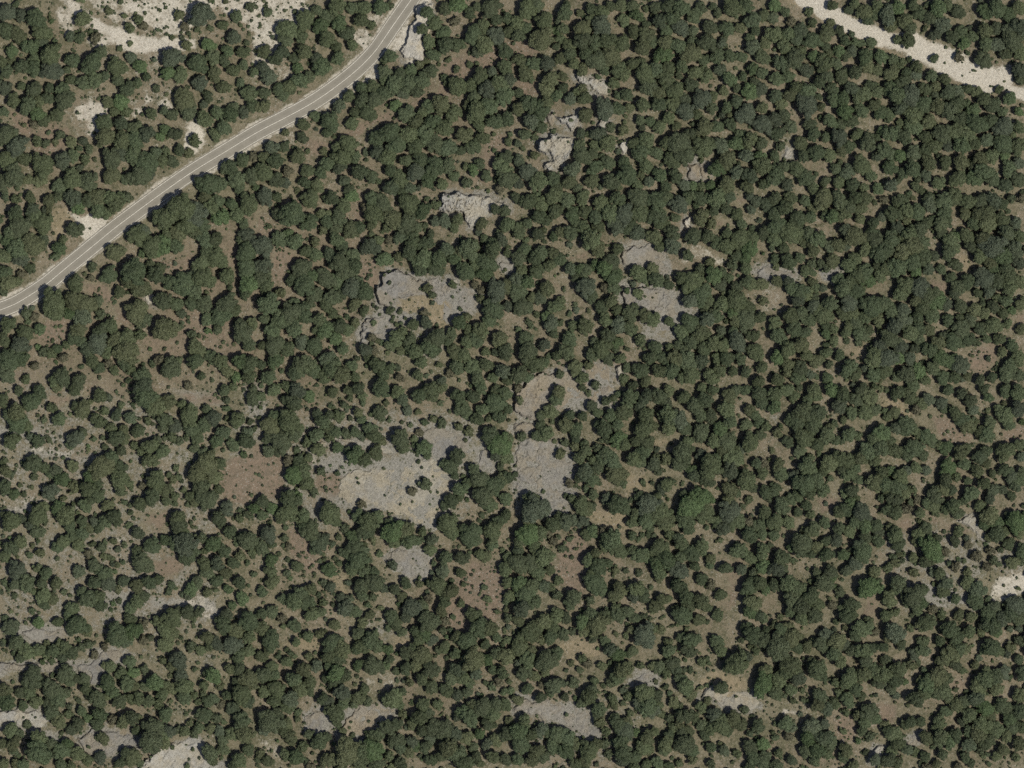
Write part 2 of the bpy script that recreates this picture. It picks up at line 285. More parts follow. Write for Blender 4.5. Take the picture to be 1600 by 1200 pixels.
# crowns read from the aerial view on a 4 x 3 x 100 m tile grid: x,y,r in 1/160 of a tile's width (0.625 m)
CROWNS = {
(0,0):"""5,8,6 14,10,5 23,12,7 27,20,6 4,20,6 12,22,6 20,30,6 8,32,5 27,26,4 33,35,7 33,45,7 46,38,7 22,44,6 15,42,5 5,45,5 3,55,5 58,40,7 60,50,6 53,52,5 45,50,4 63,33,4 42,63,7 40,56,5 22,56,5 30,62,5 9,63,5 18,66,6 3,70,4 24,72,5 36,72,5 28,76,5 22,78,3 44,23,5 50,24,4 52,12,5 60,24,3 81,17,3 86,12,3 90,16,3 81,27,2 75,30,2 68,7,3 78,10,2 74,42,6 82,36,4 88,42,5 74,50,5 66,48,4 80,56,5 92,48,4 98,55,3 86,52,4 126,10,8 139,15,4 147,10,4 112,9,3 146,23,5 152,32,5 142,32,4 156,4,3 115,16,3 108,36,7 117,28,4 105,46,5 113,47,5 124,40,6 130,28,5 133,36,5 125,52,6 134,46,6 146,44,6 150,52,4 152,40,4 158,45,4 140,38,4 140,54,5 130,60,4 115,62,8 118,70,6 156,58,5 158,66,5 76,64,5 68,64,4 72,70,4 66,78,6 66,86,6 76,78,5 80,70,3 85,80,5 92,84,6 85,88,6 76,88,5 95,72,4 103,69,4 108,72,4 103,81,4 110,84,5 128,75,6 136,70,5 144,72,5 146,66,4 140,80,6 134,84,5 152,70,4 122,88,3.5 100,86,4 118,96,3 112,94,4 5,85,7 12,92,7 5,100,7 16,100,6 10,110,7 3,115,6 18,112,4 28,104,7 26,112,5 40,101,6 46,98,5 45,89,4 38,85,3 35,89,3 24,88,3 29,90,3 56,93,4 54,100,3 46,112,8 56,114,6 38,117,5 70,100,7 70,110,7 76,96,6 84,98,7 92,102,7 98,96,5 88,110,7 94,110,4 80,112,5 102,101,4 108,101,4 104,95,3 127,108,7 142,99,5 150,98,5 140,104,4 128,116,6 138,115,6 148,112,7 157,110,6 158,98,3 150,118,5""",
(1,0):"""7,7,4 38,6,5 44,10,5 50,4,6 60,4,5 68,4,5 78,4,6 84,3,3 20,18,6 30,12,6 40,16,6 44,24,6 52,14,6 57,20,6 66,12,6 63,4,4 72,15,3 60,28,5 28,22,5 18,25,5 16,32,5 30,32,6 38,36,5 41,41,6 51,36,6 26,42,5 24,36,4 12,37,5 5,32,5 4,42,5 8,48,5 14,55,5 20,53,5 28,50,5 33,48,5 5,58,5 4,66,5 16,59,4 22,55,3 107,8,5 112,14,6 104,18,5 118,5,5 124,13,3 126,3,5 134,8,4 138,4,4 147,5,6 142,16,5 150,12,5 158,12,4 136,22,6 150,22,7 143,28,6 158,20,5 117,20,5 108,26,6 118,28,6 126,28,6 111,34,5 139,32,5 156,32,5 156,42,6 120,37,2 134,40,2 138,39,1.5 125,43,2 118,48,2 84,35,5 79,36,3 80,45,6 90,46,5 97,44,4 102,40,3 109,44,5 86,52,6 95,52,6 104,50,6 100,57,5 92,58,5 87,66,4 80,58,5 80,50,4 73,54,5 66,54,4 58,60,5 66,62,6 74,62,6 62,70,5 70,70,5 60,77,5 52,66,5 46,76,6 44,82,4 38,72,4 34,68,3 28,76,4 29,86,4 37,80,1.5 49,85,1.5 18,82,2.5 126,54,7 120,52,3 140,47,6 134,53,4 148,45,4 152,52,6 145,56,6 136,60,5 138,70,7 146,66,6 155,60,6 158,50,6 150,76,6 157,75,5 132,66,4 130,84,6 136,92,6 142,86,5 140,78,5 128,94,4 108,66,5 116,65,7 104,70,4 94,71,6 100,76,6 110,76,6 118,80,6 124,70,5 106,84,6 96,84,6 84,83,7 76,86,6 88,90,7 76,95,5 82,98,6 100,92,5 112,90,6 120,92,6 104,100,6 94,100,5 84,106,6 100,108,6 112,104,7 120,104,6 124,110,4 90,112,6 108,112,5 116,115,4 84,117,5 96,117,4 58,90,6 54,98,6 62,98,5 50,92,4 44,102,6 52,105,5 40,108,6 32,106,5 42,94,3 32,94,2 26,98,5 17,92,4 10,92,5 12,100,5 4,98,5 5,108,6 12,112,5 18,115,4 14,109,2 20,107,3 30,114,5 38,116,5 65,107,6 72,110,5 55,113,5 76,113,2 58,118,4 156,98,5 154,105,5 157,112,6 158,88,3 149,94,1.5 140,102,4 136,106,4 144,110,4 132,114,3 152,118,3""",
(2,0):"""3,15,5 10,6,7 16,3,5 4,22,5 20,13,6 19,24,7 8,17,4 28,19,3 33,8,6 32,18,4 34,3,4 30,24,4 44,18,7 50,6,4 49,12,4 56,16,7 56,8,5 62,4,4 70,13,5 75,4,4 78,10,5 68,4,4 92,14,6 90,5,4 98,4,5 105,6,6 100,12,5 105,18,6 114,10,5 113,20,4 128,9,3 118,5,4 138,6,6 146,4,6 150,13,6 157,10,5 124,18,6 134,19,5 142,18,5 152,20,4 148,24,4 158,27,4 44,26,6 36,28,5 52,27,6 60,26,6 68,28,6 76,20,5 84,22,6 82,30,6 88,26,5 96,27,6 94,35,6 104,30,6 112,34,6 112,26,4 122,28,7 128,36,5 136,36,5 143,36,5 150,30,5 156,36,6 150,44,5 120,38,5 5,38,6 14,40,6 8,46,5 22,40,5 30,37,5 38,40,5 36,34,5 46,34,6 54,38,6 62,36,6 66,44,5 58,44,4 44,44,4 70,47,5 83,47,7 90,44,5 76,40,4 98,42,6 106,42,5 114,46,5 122,48,5 130,44,5 136,50,5 96,50,6 86,55,6 92,58,6 102,57,6 112,54,5 118,62,6 108,62,5 126,60,4 132,57,4 140,56,4 148,58,5 155,56,5 156,46,5 24,50,5 22,56,5 32,48,4 28,60,5 36,62,5 32,55,4 44,56,3 40,57,3 64,52,3 12,49,3 4,58,4 4,68,6 12,66,6 12,76,6 18,70,6 22,64,5 18,80,4 8,84,4 46,62,5 46,72,5 58,68,7 66,60,3 72,60,5 66,68,4 74,68,4 82,66,6 92,66,5 100,66,5 98,74,5 80,75,4 86,76,4 92,80,5 108,70,6 115,72,4 125,68,4 134,68,4 146,72,7 140,64,5 156,68,5 156,78,6 136,78,5 120,80,6 112,84,5 128,80,4 54,84,6 62,80,3 60,90,6 43,84,4 42,92,5 44,98,6 38,106,6 50,96,4 70,82,3 76,90,5 84,88,6 80,96,6 90,96,5 96,90,5 104,90,7 108,98,7 100,100,5 120,92,7 130,92,6 140,90,5 148,88,5 156,90,5 146,98,5 155,98,4 14,97,3 4,100,4 10,108,6 4,115,5 16,114,6 26,112,5 36,114,5 28,117,4 52,105,5 60,102,5 56,98,3 70,102,4 50,114,5 62,114,5 72,110,7 84,104,6 78,116,4 92,110,5 86,114,4 102,110,5 108,116,5 96,117,4 128,106,6 134,100,6 140,108,5 148,110,6 156,104,6 146,117,5 134,116,5 157,116,4 118,117,3""",
(3,0):"""4,4,4 3,12,4 10,8,4 3,22,6 14,14,3 25,8,3 20,20,6 28,26,6 12,22,5 10,30,6 40,4,4 50,6,4 54,3,4 60,8,5 62,13,4 68,5,5 66,10,4 74,10,6 80,6,5 76,16,6 84,14,5 88,18,5 94,10,5 90,4,4 100,12,5 106,6,5 112,4,5 118,8,5 108,16,6 104,22,5 114,24,5 120,20,5 122,28,5 126,24,4 134,8,6 142,6,6 150,10,6 156,6,6 134,20,6 142,18,6 150,20,6 156,18,6 136,28,6 134,38,6 142,28,6 148,34,5 152,26,6 157,34,6 156,44,5 157,50,3 81,25,3 87,26,5 103,37,4 119,36,3 88,38,2 92,42,4 39,15,3 52,22,2 36,22,5 44,20,4 32,27,2 48,26,4 54,26,3 58,28,3 64,27,4 60,36,6 62,42,6 52,32,4 44,32,5 36,30,4 28,36,5 20,32,5 16,38,6 8,40,6 24,44,6 34,40,6 42,40,5 36,48,5 46,48,5 54,46,5 70,36,5 68,44,5 78,38,4 82,40,3 76,46,6 86,46,4 84,52,5 92,47,4 102,48,5 98,56,4 104,54,3 110,50,4 118,58,4 124,56,4 112,58,5 130,58,4 134,62,5 144,56,3 140,66,5 150,62,5 156,70,4 146,70,4 5,50,5 12,48,5 18,55,5 24,58,6 24,66,7 14,60,5 8,66,4 4,60,4 32,52,4 40,56,5 40,63,5 46,62,6 48,70,5 58,60,7 58,70,6 52,56,5 64,54,5 68,58,5 70,70,5 76,56,5 80,60,6 88,60,6 82,68,7 90,72,7 96,66,6 104,60,4 106,68,6 100,76,6 112,70,6 118,66,6 120,74,6 128,70,5 130,78,6 138,76,5 146,80,6 156,80,5 124,84,6 116,82,6 108,84,6 98,86,5 90,80,6 84,86,6 76,84,6 72,82,4 66,66,4 4,75,5 10,72,4 6,84,5 14,80,4 26,78,5 28,84,5 38,76,5 46,78,5 52,76,5 56,84,5 44,86,6 36,86,5 20,90,5 8,91,3 22,98,5 30,96,5 38,98,6 46,94,5 50,92,4 62,90,5 68,98,4 73,95,6 58,103,7 64,110,4 76,105,5 82,98,4 90,96,5 98,94,5 104,92,5 112,92,5 120,92,5 128,90,6 136,88,6 146,90,6 156,92,6 140,98,5 132,100,5 120,102,5 110,102,6 100,102,5 90,106,5 84,108,4 134,108,6 128,112,5 140,112,6 150,106,5 156,102,5 156,112,6 148,116,5 118,112,6 106,114,5 98,110,4 92,116,4 76,116,5 68,118,4 50,108,5 42,106,4 44,114,5 52,116,5 36,114,4 24,112,6 18,106,5 10,104,4 4,110,6 12,116,5 4,98,4 28,118,4""",
(0,1):"""4,3,4 11,5,3 20,4,5 22,12,6 31,6,5 38,3,5 46,4,6 50,10,6 56,6,6 62,4,6 62,12,5 70,4,6 74,10,6 68,14,5 76,5,4 80,3,3 10,14,7 14,22,7 8,26,6 22,34,7 12,36,7 4,40,6 6,32,5 28,20,7 24,16,5 28,30,4 38,36,6 40,30,4 48,24,6 36,40,3 14,42,5 20,48,4 4,50,5 6,57,5 12,56,4 14,51,3 3,62,3 58,47,3 46,55,6 57,54,2.5 53,51,1.5 72,37,7 84,24,8 89,25,6 81,19,4 102,14,9 114,10,9 122,14,8 118,20,8 126,20,6 110,5,5 96,34,8 102,34,6 110,34,7 104,28,5 112,26,6 90,38,4 128,30,6 124,26,5 134,30,6 130,38,6 136,42,7 126,46,6 128,54,7 122,62,6 132,10,6 138,16,6 136,6,6 145,8,5 148,14,6 156,8,7 128,3,5 155,28,6 150,30,4 154,38,7 155,48,7 156,58,7 154,64,5 152,20,4 69,52,6 84,50,9 80,56,5 98,52,6 94,46,4 100,48,4 88,60,7 92,62,4 75,63,5 80,63,1.5 86,75,9 90,80,5 102,68,7 114,58,7 106,57,5 118,54,5 110,70,5 114,76,4 120,70,5 128,70,6 142,53,6 144,60,2 132,62,1 142,70,7 138,78,7 146,74,5 130,80,4 136,86,4 104,86,8 113,84,2 118,81,1.5 120,89,3 130,87,2 128,91,1 140,94,1.2 146,95,1.5 138,97,1.2 94,98,1.2 88,89,3 152,88,8 156,96,5 158,82,4 150,82,4 33,68,8 36,76,6 46,68,6 44,76,5 54,70,7 52,78,6 50,86,6 48,92,6 62,68,4 63,77,3 68,77,1 17,75,3.5 22,78,3 20,72,2 18,81,2 26,86,4 38,84,1.2 33,93,1.5 4,78,5 6,84,5 3,90,4 17,88,7 14,96,7 4,94,4 24,97,2 28,100,3 36,98,4 33,101,3 40,104,3 42,96,3 70,84,6 64,86,5 62,94,6 56,98,6 58,106,5 62,110,5 72,92,7 68,100,5 80,92,7 80,100,8 78,106,5 8,105,7 15,104,6 5,114,6 22,109,3 62,116,1.5 68,107,3 72,112,4 82,111,3 90,114,6 95,107,3 100,105,3 107,110,8 103,98,1.5 112,105,2.5 123,98,6 122,106,5 40,116,7 50,118,5 34,118,4 17,117,3 138,106,5 132,103,4 142,112,5 150,106,6 156,108,6 156,116,6 126,115,4 148,116,4 80,118,2 51,109,2""",
(1,1):"""6,3,6 13,3,4 34,4,6 48,3,5 46,3,3 60,2,4 55,8,5 22,14,8 15,14,5 3.5,16,1 23,5,1 45,4,3 42,14,4 35,18,6 31,20,4 44,18,5 52,16,6 54,10,4 50,22,5 60,24,6 64,22,4 14,29,5 24,31,6 20,26,4 37,31,3 42,24,3 72,4,6 80,8,6 74,14,6 72,20,4 68,10,3 86,17,6 82,22,3 96,8,7 104,12,6 94,20,6 100,22,5 90,28,5 98,30,6 96,38,6 106,32,6 112,18,4 118,18,5 126,17,5 124,22,4 112,8,4 107,4,2 84,30,3 72,34,7 68,36,4 76,30,4 80,42,5 89,41,4 104,42,6 102,48,5 112,48,5 120,36,6 114,42,6 128,38,6 124,42,5 133,36,6 131,50,6 137,46,5 144,44,6 148,36,6 144,52,5 148,32,4 156,12,4 157,20,5 150,11,4 141,20,4 154,30,5 157,38,4 136,33,4 152,26,3 4,34,7 5,46,7 4,54,6 7,58,5 6,64,3 15,63,3 8,70,7 4,68,4 31,37,5 37,40,6 28,48,7 22,55,4 30,58,7 37,64,6 34,52,5 50,30,6 54,34,6 46,40,6 52,44,7 60,40,6 56,50,7 62,46,5 44,54,6 50,56,5 60,60,7 68,62,6 64,56,4 54,64,5 48,66,5 62,70,5 68,74,4 44,70,5 48,76,4 69,59,1.5 72,49,1 72,52,1 73,71,1.2 22,76,8 30,76,6 16,80,6 24,86,6 10,86,6 34,70,3 24,68,3 6,80,4 40,80,6 44,86,6 38,86,4 52,84,5 58,86,4 50,92,5 54,98,4 57,78,2.5 52,79,2 62,82,3 36,97,6 28,94,5 30,92,3 12,96,7 20,98,5 4,96,4 12,106,6 3,108,4 8,116,5 30,108,7 36,112,6 26,112,5 44,104,5 48,110,6 54,114,6 42,116,4 60,108,4 62,116,4 16,112,2 107,60,3 110,64,3 103,60,1.2 110,69,1.5 123,58,3 140,67,3 137,58,3 141,61,3 127,73,1.5 105,76,3 106,82,4 113,83,1.2 98,83,4 93,79,1.5 84,74,3 90,74,2 88,83,1.5 74,82,2 150,62,8 148,72,8 146,80,5 156,60,6 158,72,4 127,82,5 122,88,4 133,86,4 132,78,3 140,86,6 138,92,5 108,98,7 112,92,6 104,106,5 100,100,5 96,92,4 88,92,5 84,96,4 90,99,4 92,87,3 72,91,3 76,93,2 68,99,5 74,99,3 78,94,2 70,104,4 76,108,5 84,110,4 80,114,5 96,98,4 101,114,4 120,94,4 124,100,5 132,94,5 130,102,6 126,110,5 121,113,3 114,108,2 116,118,4 136,110,5 138,116,5 144,108,5 152,92,6 156,100,6 150,100,4 154,112,6 148,116,4 157,118,4 144,100,3 112,100,4 90,116,3 124,107,3""",
(2,1):"""3,4,4 10,6,7 18,8,6 17,15,5 26,3,6 34,5,6 44,4,6 27,12,5 38,14,5 46,12,5 52,16,5 56,8,5 66,4,6 62,14,6 70,14,7 66,20,6 80,4,7 80,13,6 75,20,4 90,5,6 96,4,6 90,15,6 104,8,7 110,4,6 92,20,5 118,4,6 128,4,6 134,11,5 126,12,4 140,14,6 143,20,5 152,6,5 158,8,5 116,8,3 118,16,5 135,3,5 124,20,3 148,3,4 3,22,5 5,26,4 10,20,4 22,18,4 36,26,5 30,25,4 44,22,5 54,22,5 50,30,7 54,36,5 48,28,5 40,20,4 78,26,6 72,24,4 88,28,5 100,26,6 100,34,5 97,22,4 113,28,6 122,28,6 128,32,5 134,34,6 142,30,6 148,36,6 150,28,5 157,26,5 141,40,5 134,26,4 92,34,4 20,24,2 20,31,1.5 8,36,5 4,42,5 14,42,5 18,38,6 26,38,5 30,42,5 24,46,5 16,50,5 6,50,5 10,56,6 4,62,6 6,72,6 4,56,5 66,36,4 62,44,6 58,48,6 63,53,6 64,60,5 52,46,4 46,50,5 42,48,4 36,48,4 40,54,4 46,60,7 50,66,5 58,60,3 22,60,6 18,66,6 12,66,4 26,72,5 30,68,3 78,50,6 82,54,5 88,48,6 90,55,6 98,58,4 97,54,2 110,40,4 112,56,8 106,54,5 116,52,5 118,64,7 112,68,5 110,62,5 122,68,5 126,52,6 130,58,5 132,50,4 120,74,2 126,74,3 138,46,3 146,42,5 146,48,4 146,56,5 140,60,5 150,58,4 132,70,6 140,68,6 148,72,5 138,76,5 146,80,6 155,78,5 128,78,5 157,68,3 156,58,4 124,44,3 118,48,3 72,62,2.5 79,63,3 80,66,2 77,71,2 56,72,5 62,68,5 66,74,5 58,80,6 66,84,6 74,76,5 82,77,5 88,80,5 98,81,4 74,86,5 80,93,3.5 60,90,6 56,98,6 52,94,4 60,104,5 50,102,4 46,84,7 42,82,4 24,82,6 22,78,4 26,88,4 16,77,2 4,86,2 12,84,2 30,82,2 36,92,5 34,100,6 28,102,4 20,96,5 10,100,6 8,92,6 14,108,6 20,106,4 4,114,6 10,116,4 30,114,3 40,110,5 44,116,5 48,108,3 36,76,2 40,74,2 32,72,1.5 112,82,6 118,88,6 112,94,5 122,80,5 106,88,5 104,96,4 108,98,5 90,97,4 98,97,3 86,104,5 94,104,5 92,112,6 102,104,6 80,112,6 84,118,4 72,110,4 110,106,6 100,112,6 112,114,6 118,106,5 120,98,5 126,95,7 132,96,5 130,90,3 140,94,6 150,90,5 138,88,5 152,100,7 142,104,5 134,104,5 130,112,5 124,116,5 138,112,4 146,112,4 156,110,5 154,118,5 72,98,2 68,104,4 70,116,3 82,114,4 140,80,5 128,104,4 106,116,4""",
(3,1):"""4,4,5 10,10,6 4,14,6 14,4,4 34,5,7 44,6,7 54,4,6 50,10,5 58,10,5 60,4,5 28,10,3 18,18,6 26,16,5 6,22,6 14,26,7 4,30,5 24,26,5 30,30,6 22,32,4 28,36,5 40,16,6 46,14,5 36,14,4 57,17,4 65,20,5 72,5,3 66,7,2 82,6,5 86,12,5 78,14,5 92,13,6 100,4,5 100,8,5 110,6,6 116,4,6 124,6,6 132,6,5 140,6,6 146,8,4 152,4,3 158,4,3 122,14,5 130,14,5 110,14,5 108,20,5 112,18,4 136,14,6 128,20,5 136,20,6 146,18,6 154,20,4 156,28,5 148,26,6 54,28,7 48,24,5 44,34,6 38,34,4 48,34,4 60,36,5 64,26,5 66,30,5 70,38,6 76,30,6 74,36,5 80,22,6 86,18,4 84,28,5 88,26,5 94,24,6 98,20,5 90,34,6 96,32,5 84,38,6 90,44,6 80,48,6 96,40,6 103,40,4 92,50,5 114,32,7 112,38,6 108,26,4 118,28,4 124,28,6 126,34,5 134,30,6 140,34,7 132,40,6 138,44,5 146,40,6 154,36,6 156,44,5 148,48,5 140,48,4 12,44,5 20,41,4 27,45,3 23,50,4 32,45,3 40,43,4 36,48,3 5,56,4 2,35,2 50,46,6 54,42,5 56,52,5 60,50,6 62,56,5 70,52,5 74,48,5 68,46,4 44,56,5 50,58,6 46,60,6 54,62,6 58,62,4 34,60,4 30,60,3 20,62,6 14,60,5 24,64,5 18,68,5 12,56,4 100,49,4 108,49,4 117,46,4 114,54,4 118,60,6 124,56,6 116,64,5 86,58,7 94,60,7 82,64,6 92,68,6 100,64,6 96,72,5 104,68,6 110,70,5 84,74,5 102,78,5 134,54,6 142,56,6 138,62,5 150,60,6 156,56,6 150,52,5 158,70,5 148,68,5 142,66,3 120,72,6 128,74,5 126,80,5 134,76,5 140,72,4 146,76,5 152,74,4 150,82,4 158,86,4 140,84,6 132,86,5 120,86,6 116,94,6 124,92,5 110,90,5 112,80,5 50,70,7 46,76,5 38,70,6 34,76,6 28,72,5 26,80,5 20,76,5 14,78,5 16,86,6 22,88,5 20,96,6 12,98,6 4,82,5 6,90,5 6,104,6 12,108,5 64,72,7 72,70,6 76,74,5 60,78,5 68,80,6 62,86,4 54,82,5 50,84,4 48,88,4 56,88,5 60,90,4 52,76,5 36,89,4 40,86,3 49,93,2 41,96,1.5 78,84,6 84,80,5 88,88,5 94,86,5 100,86,5 76,92,6 82,96,6 70,96,5 66,104,7 74,104,6 80,104,6 88,104,5 72,112,5 66,114,5 86,114,6 80,116,4 94,112,5 92,98,4 100,98,6 106,94,5 108,104,6 114,106,6 102,110,6 120,108,6 116,116,5 108,116,5 98,118,4 64,98,3 44,102,4 36,101,4 30,106,5 24,102,4 38,108,3 20,110,5 18,116,5 26,114,4 50,110,6 54,114,5 37,116,4 6,117,5 12,113,3 137,104,2 126,102,1 143,110,2 146,100,4 152,96,5 156,104,5 150,108,5 148,114,5 156,114,5 140,116,4 132,118,4 144,92,4 130,94,3 136,92,4""",
(0,2):"""26,5,5 12,4,4 3,10,5 36,2,4 47,4,5 20,11,6 12,18,6 12,24,6 6,20,4 18,26,4 38,22,6 33,15,3 28,22,2 24,20,1.5 52,16,6 48,14,4 63,7,5 68,9,3 57,11,2 62,23,6 66,17,2.5 73,20,4 76,13,2.5 83,13,1.5 82,21,5 78,28,4 87,29,5 73,34,6 78,34,4 76,42,4 70,28,4 92,8,9 98,14,6 90,3,7 106,11,5 114,13,3 104,22,5 110,26,4 93,23,2.5 97,20,2 102,28,3 108,33,3 119,20,7 128,26,6 120,28,5 134,22,6 130,16,4 140,30,5 136,36,5 124,34,4 148,22,6 155,30,3 158,10,5 154,36,6 146,38,4 140,4,5 146,2,3 142,10,2 118,1,3 158,3,3 8,36,5 6,33,3 25,36,6 20,33,3 13,33,2 38,33,1 48,34,6 44,38,4 52,30,4 59,34,2 64,33,2 66,39,3 84,38,3 94,39,5 98,36,4 102,42,6 94,48,5 88,42,3 112,36,3 122,40,4 133,41,2 146,39,3 152,44,2 22,50,6 16,49,2 28,52,4 46,51,6 40,46,1.5 36,54,5 32,56,4 40,60,5 22,58,3 13,63,2 4,54,5 4,64,6 8,56,2 9,69,4 15,69,2 32,67,6 47,65,3.5 40,71,2 46,75,1.5 35,47,1.5 36,41,1.2 64,52,8 58,58,6 70,46,6 76,52,6 76,60,7 76,66,5 60,70,7 56,66,6 54,76,5 62,62,4 71,72,1.5 98,60,7 96,70,6 104,66,5 104,73,4 108,60,3 110,70,3 106,57,2 88,75,5 89,64,2.5 84,71,1 130,50,8 124,56,7 134,58,6 126,64,7 130,72,8 122,74,5 137,66,4 128,44,5 138,50,4 120,70,4 110,53,2 112,58,2 8,86,7 4,82,4 14,84,4 24,82,6 28,77,4 24,92,5 20,88,4 42,82,7 38,78,5 44,88,5 29,86,3 52,86,5 49,80,1.5 66,86,6 72,82,6 68,76,4 60,86,4 62,90,4 74,86,4 81,88,2 87,93,5 82,80,2 40,98,6 36,102,5 46,96,5 50,100,5 52,94,5 8,102,7 14,98,5 4,108,5 21,101,2 19,107,2 26,106,3 24,98,1.5 56,90,4 56,106,3 64,102,3 58,100,2 74,103,2.5 86,103,3 78,100,2 71,98,2 96,101,6 104,97,4 112,88,6 112,84,5 116,100,9 110,100,6 120,106,6 116,108,5 115,94,5 90,112,7 86,108,4 12,116,7 24,115,3 30,118,5 50,117,5 60,114,5 66,118,5 58,110,3 72,117,2 77,111,1.5 137,84,5 142,78,5 150,84,3 144,92,5 138,88,3 154,82,3 159,78,4 156,98,6 150,96,4 134,100,5 128,104,3 140,104,5 136,112,6 128,112,5 146,112,5 142,118,5 150,108,3 155,112,2 130,118,4 126,96,3 158,104,3 148,100,2""",
(1,2):"""12,3,5 3,8,4 20,2,4 26,4,5 33,8,5 24,12,7 20,10,4 10,26,6 12,20,5 22,24,7 8,34,5 16,36,7 24,30,6 8,42,5 14,42,4 38,19,4 46,20,4 52,20,3.5 42,24,5 46,28,4 38,32,5 50,30,5 46,34,3 56,31,3 32,36,3 48,5,4 58,4,4 64,3,5 66,7,3 78,3,6 88,5,5 92,10,6 95,16,5 102,7,5 110,5,6 106,3,4 116,2,4 55,13,2.5 64,18,4 66,22,4 67,12,2.5 78,18,5 82,12,2 62,30,4 72,28,5 74,32,5 66,33,4 79,36,3 90,34,7 92,40,4 102,30,2.5 105,40,5 107,44,4 100,38,2 126,8,6 129,16,6 136,8,5 140,2,5 138,22,5 142,16,4 150,12,6 152,20,5 156,6,5 150,4,4 158,16,4 111,22,3 116,24,3 106,24,2.5 127,27,3 133,30,3.5 131,35,1.5 116,12,2 146,32,6 152,38,7 157,46,5 158,34,5 150,44,5 126,45,5 122,51,6 118,50,3 124,57,4 140,60,7 136,54,5 148,64,7 142,70,7 146,76,5 154,60,5 128,66,6 122,74,5 132,62,4 128,70,4 118,76,4 156,72,5 153,52,3 158,58,4 150,77,1.5 39,41,4 51,40,4 62,44,7 68,47,6 58,42,4 75,43,5 27,50,6 24,57,7 30,54,6 32,62,6 36,68,3 20,48,3 33,46,4 41,55,3 22,72,7 20,80,7 26,70,5 16,84,4 30,82,5 28,86,3 47,81,7 50,86,4 34,92,6 30,90,4 66,75,3 83,81,1.3 98,67,3 106,63,3.5 64,62,1.2 80,53,0.8 98,74,0.8 90,75,0.8 109,75,0.8 81,70,0.7 113,79,0.8 4,74,5 4,82,5 10,78,4 70,86,7 76,84,5 64,82,4 56,90,3 60,95,5 68,92,6 73,97,2.5 86,92,7 94,92,7 86,98,6 96,98,6 84,88,5 102,98,3 104,92,3 110,98,5 109,104,4 120,88,7 116,86,4 124,94,4 134,94,7 130,90,4 138,98,4 148,92,7 152,86,5 156,82,4 148,100,5 140,106,4 8,94,6 10,100,4 4,102,5 18,96,2.5 21,102,3 40,100,6 42,96,4 36,104,4 52,96,3 56,106,5 62,102,6 64,110,7 60,114,5 70,108,4 77,106,2.5 68,104,3 10,110,5 9,117,5 26,114,4 46,116,6 68,117,4 74,117,4 86,113,2.5 83,112,1.5 119,108,5 129,109,5 117,117,5 128,118,4 111,112,2 144,108,4 157,108,4 156,116,5 142,82,2 124,102,1 127,102,1""",
(2,2):"""4,3,3 29,5,5 28,10,4 44,3,3 48,6,2 52,1,3 5,10,2 24,18,5 18,20,4 18,26,4 21,31,6 16,32,4 6,33,3 36,20,4 34,26,6 40,28,5 44,20,4 50,14,4 54,18,4 59,11,3 40,33,4 62,20,5 70,18,5 66,26,4 58,28,6 54,25,4 74,8,6 72,14,4 84,8,6 80,14,4 92,8,6 98,4,5 96,12,5 67,35,6 60,34,3 70,38,5 84,20,5 82,28,6 84,36,6 78,36,4 82,42,5 88,26,5 98,20,6 104,22,6 108,28,5 98,28,5 94,20,4 108,8,6 114,14,6 120,10,6 124,20,5 118,20,5 118,30,6 116,34,4 136,8,5 134,16,6 136,24,5 140,4,5 146,4,4 130,28,6 134,36,6 126,36,5 132,42,5 154,6,6 156,12,5 148,16,4 152,20,4 146,26,4 148,36,7 155,32,4 144,40,4 158,26,3 33,37,2.5 39,39,3 45,37,2 30,44,3 32,43,2 42,46,4 46,42,4 36,62,2.5 20,67,1.5 50,47,3 58,44,6 62,48,6 54,40,3 46,56,6 50,60,5 42,58,4 54,52,4 65,57,6 68,61,4 76,47,6 80,49,4 88,50,5 92,54,3 90,46,3 96,47,3 91,41,2 106,42,6 110,40,4 104,50,5 110,36,4 108,48,5 118,44,4 120,48,3 114,57,5 112,54,4 124,52,7 122,60,6 128,46,4 138,46,6 136,54,6 140,42,4 146,60,7 142,56,4 136,66,5 140,68,4 150,64,4 148,72,3 156,56,5 158,68,5 158,80,5 157,50,3 96,63,5 94,66,4 99,61,3 82,61,2 87,62,1.5 55,63,1.2 51,69,4 65,75,7 70,77,5 60,72,4 74,73,1.5 43,76,6 47,78,5 50,76,3 44,86,5 38,72,3 14,78,9 10,84,6 20,78,5 12,72,5 35,86,6 30,83,4 26,88,5 22,92,3 86,76,8 84,84,7 92,80,7 96,86,6 80,70,4 76,86,5 90,72,5 78,80,4 112,76,10 108,84,8 120,80,8 118,70,7 108,70,5 110,90,5 124,72,5 136,80,7 140,86,6 136,74,5 132,90,5 128,86,4 148,86,3 154,88,5 156,94,4 148,94,6 98,94,3 86,90,3 10,94,7 14,100,5 18,93,5 6,98,5 26,98,3 29,95,2 36,97,2 31,103,2.5 15,104,4 50,92,5 46,94,4 62,97,7 66,104,6 58,100,5 56,92,3 75,95,4 82,94,2 79,97,1.5 80,107,6 76,104,4 92,103,7 96,110,6 90,112,6 106,100,6 104,96,4 112,106,6 106,108,5 118,102,6 104,116,6 114,114,4 124,109,4 124,113,3 142,104,6 140,102,4 148,108,5 156,104,5 156,114,5 133,115,4 143,116,5 150,118,4 52,106,4 54,114,6 48,110,5 60,112,4 50,118,4 65,117,3 4,104,4 4,112,6 12,112,7 20,108,6 16,118,6 24,116,4 92,118,5 40,103,1.2 34,108,1""",
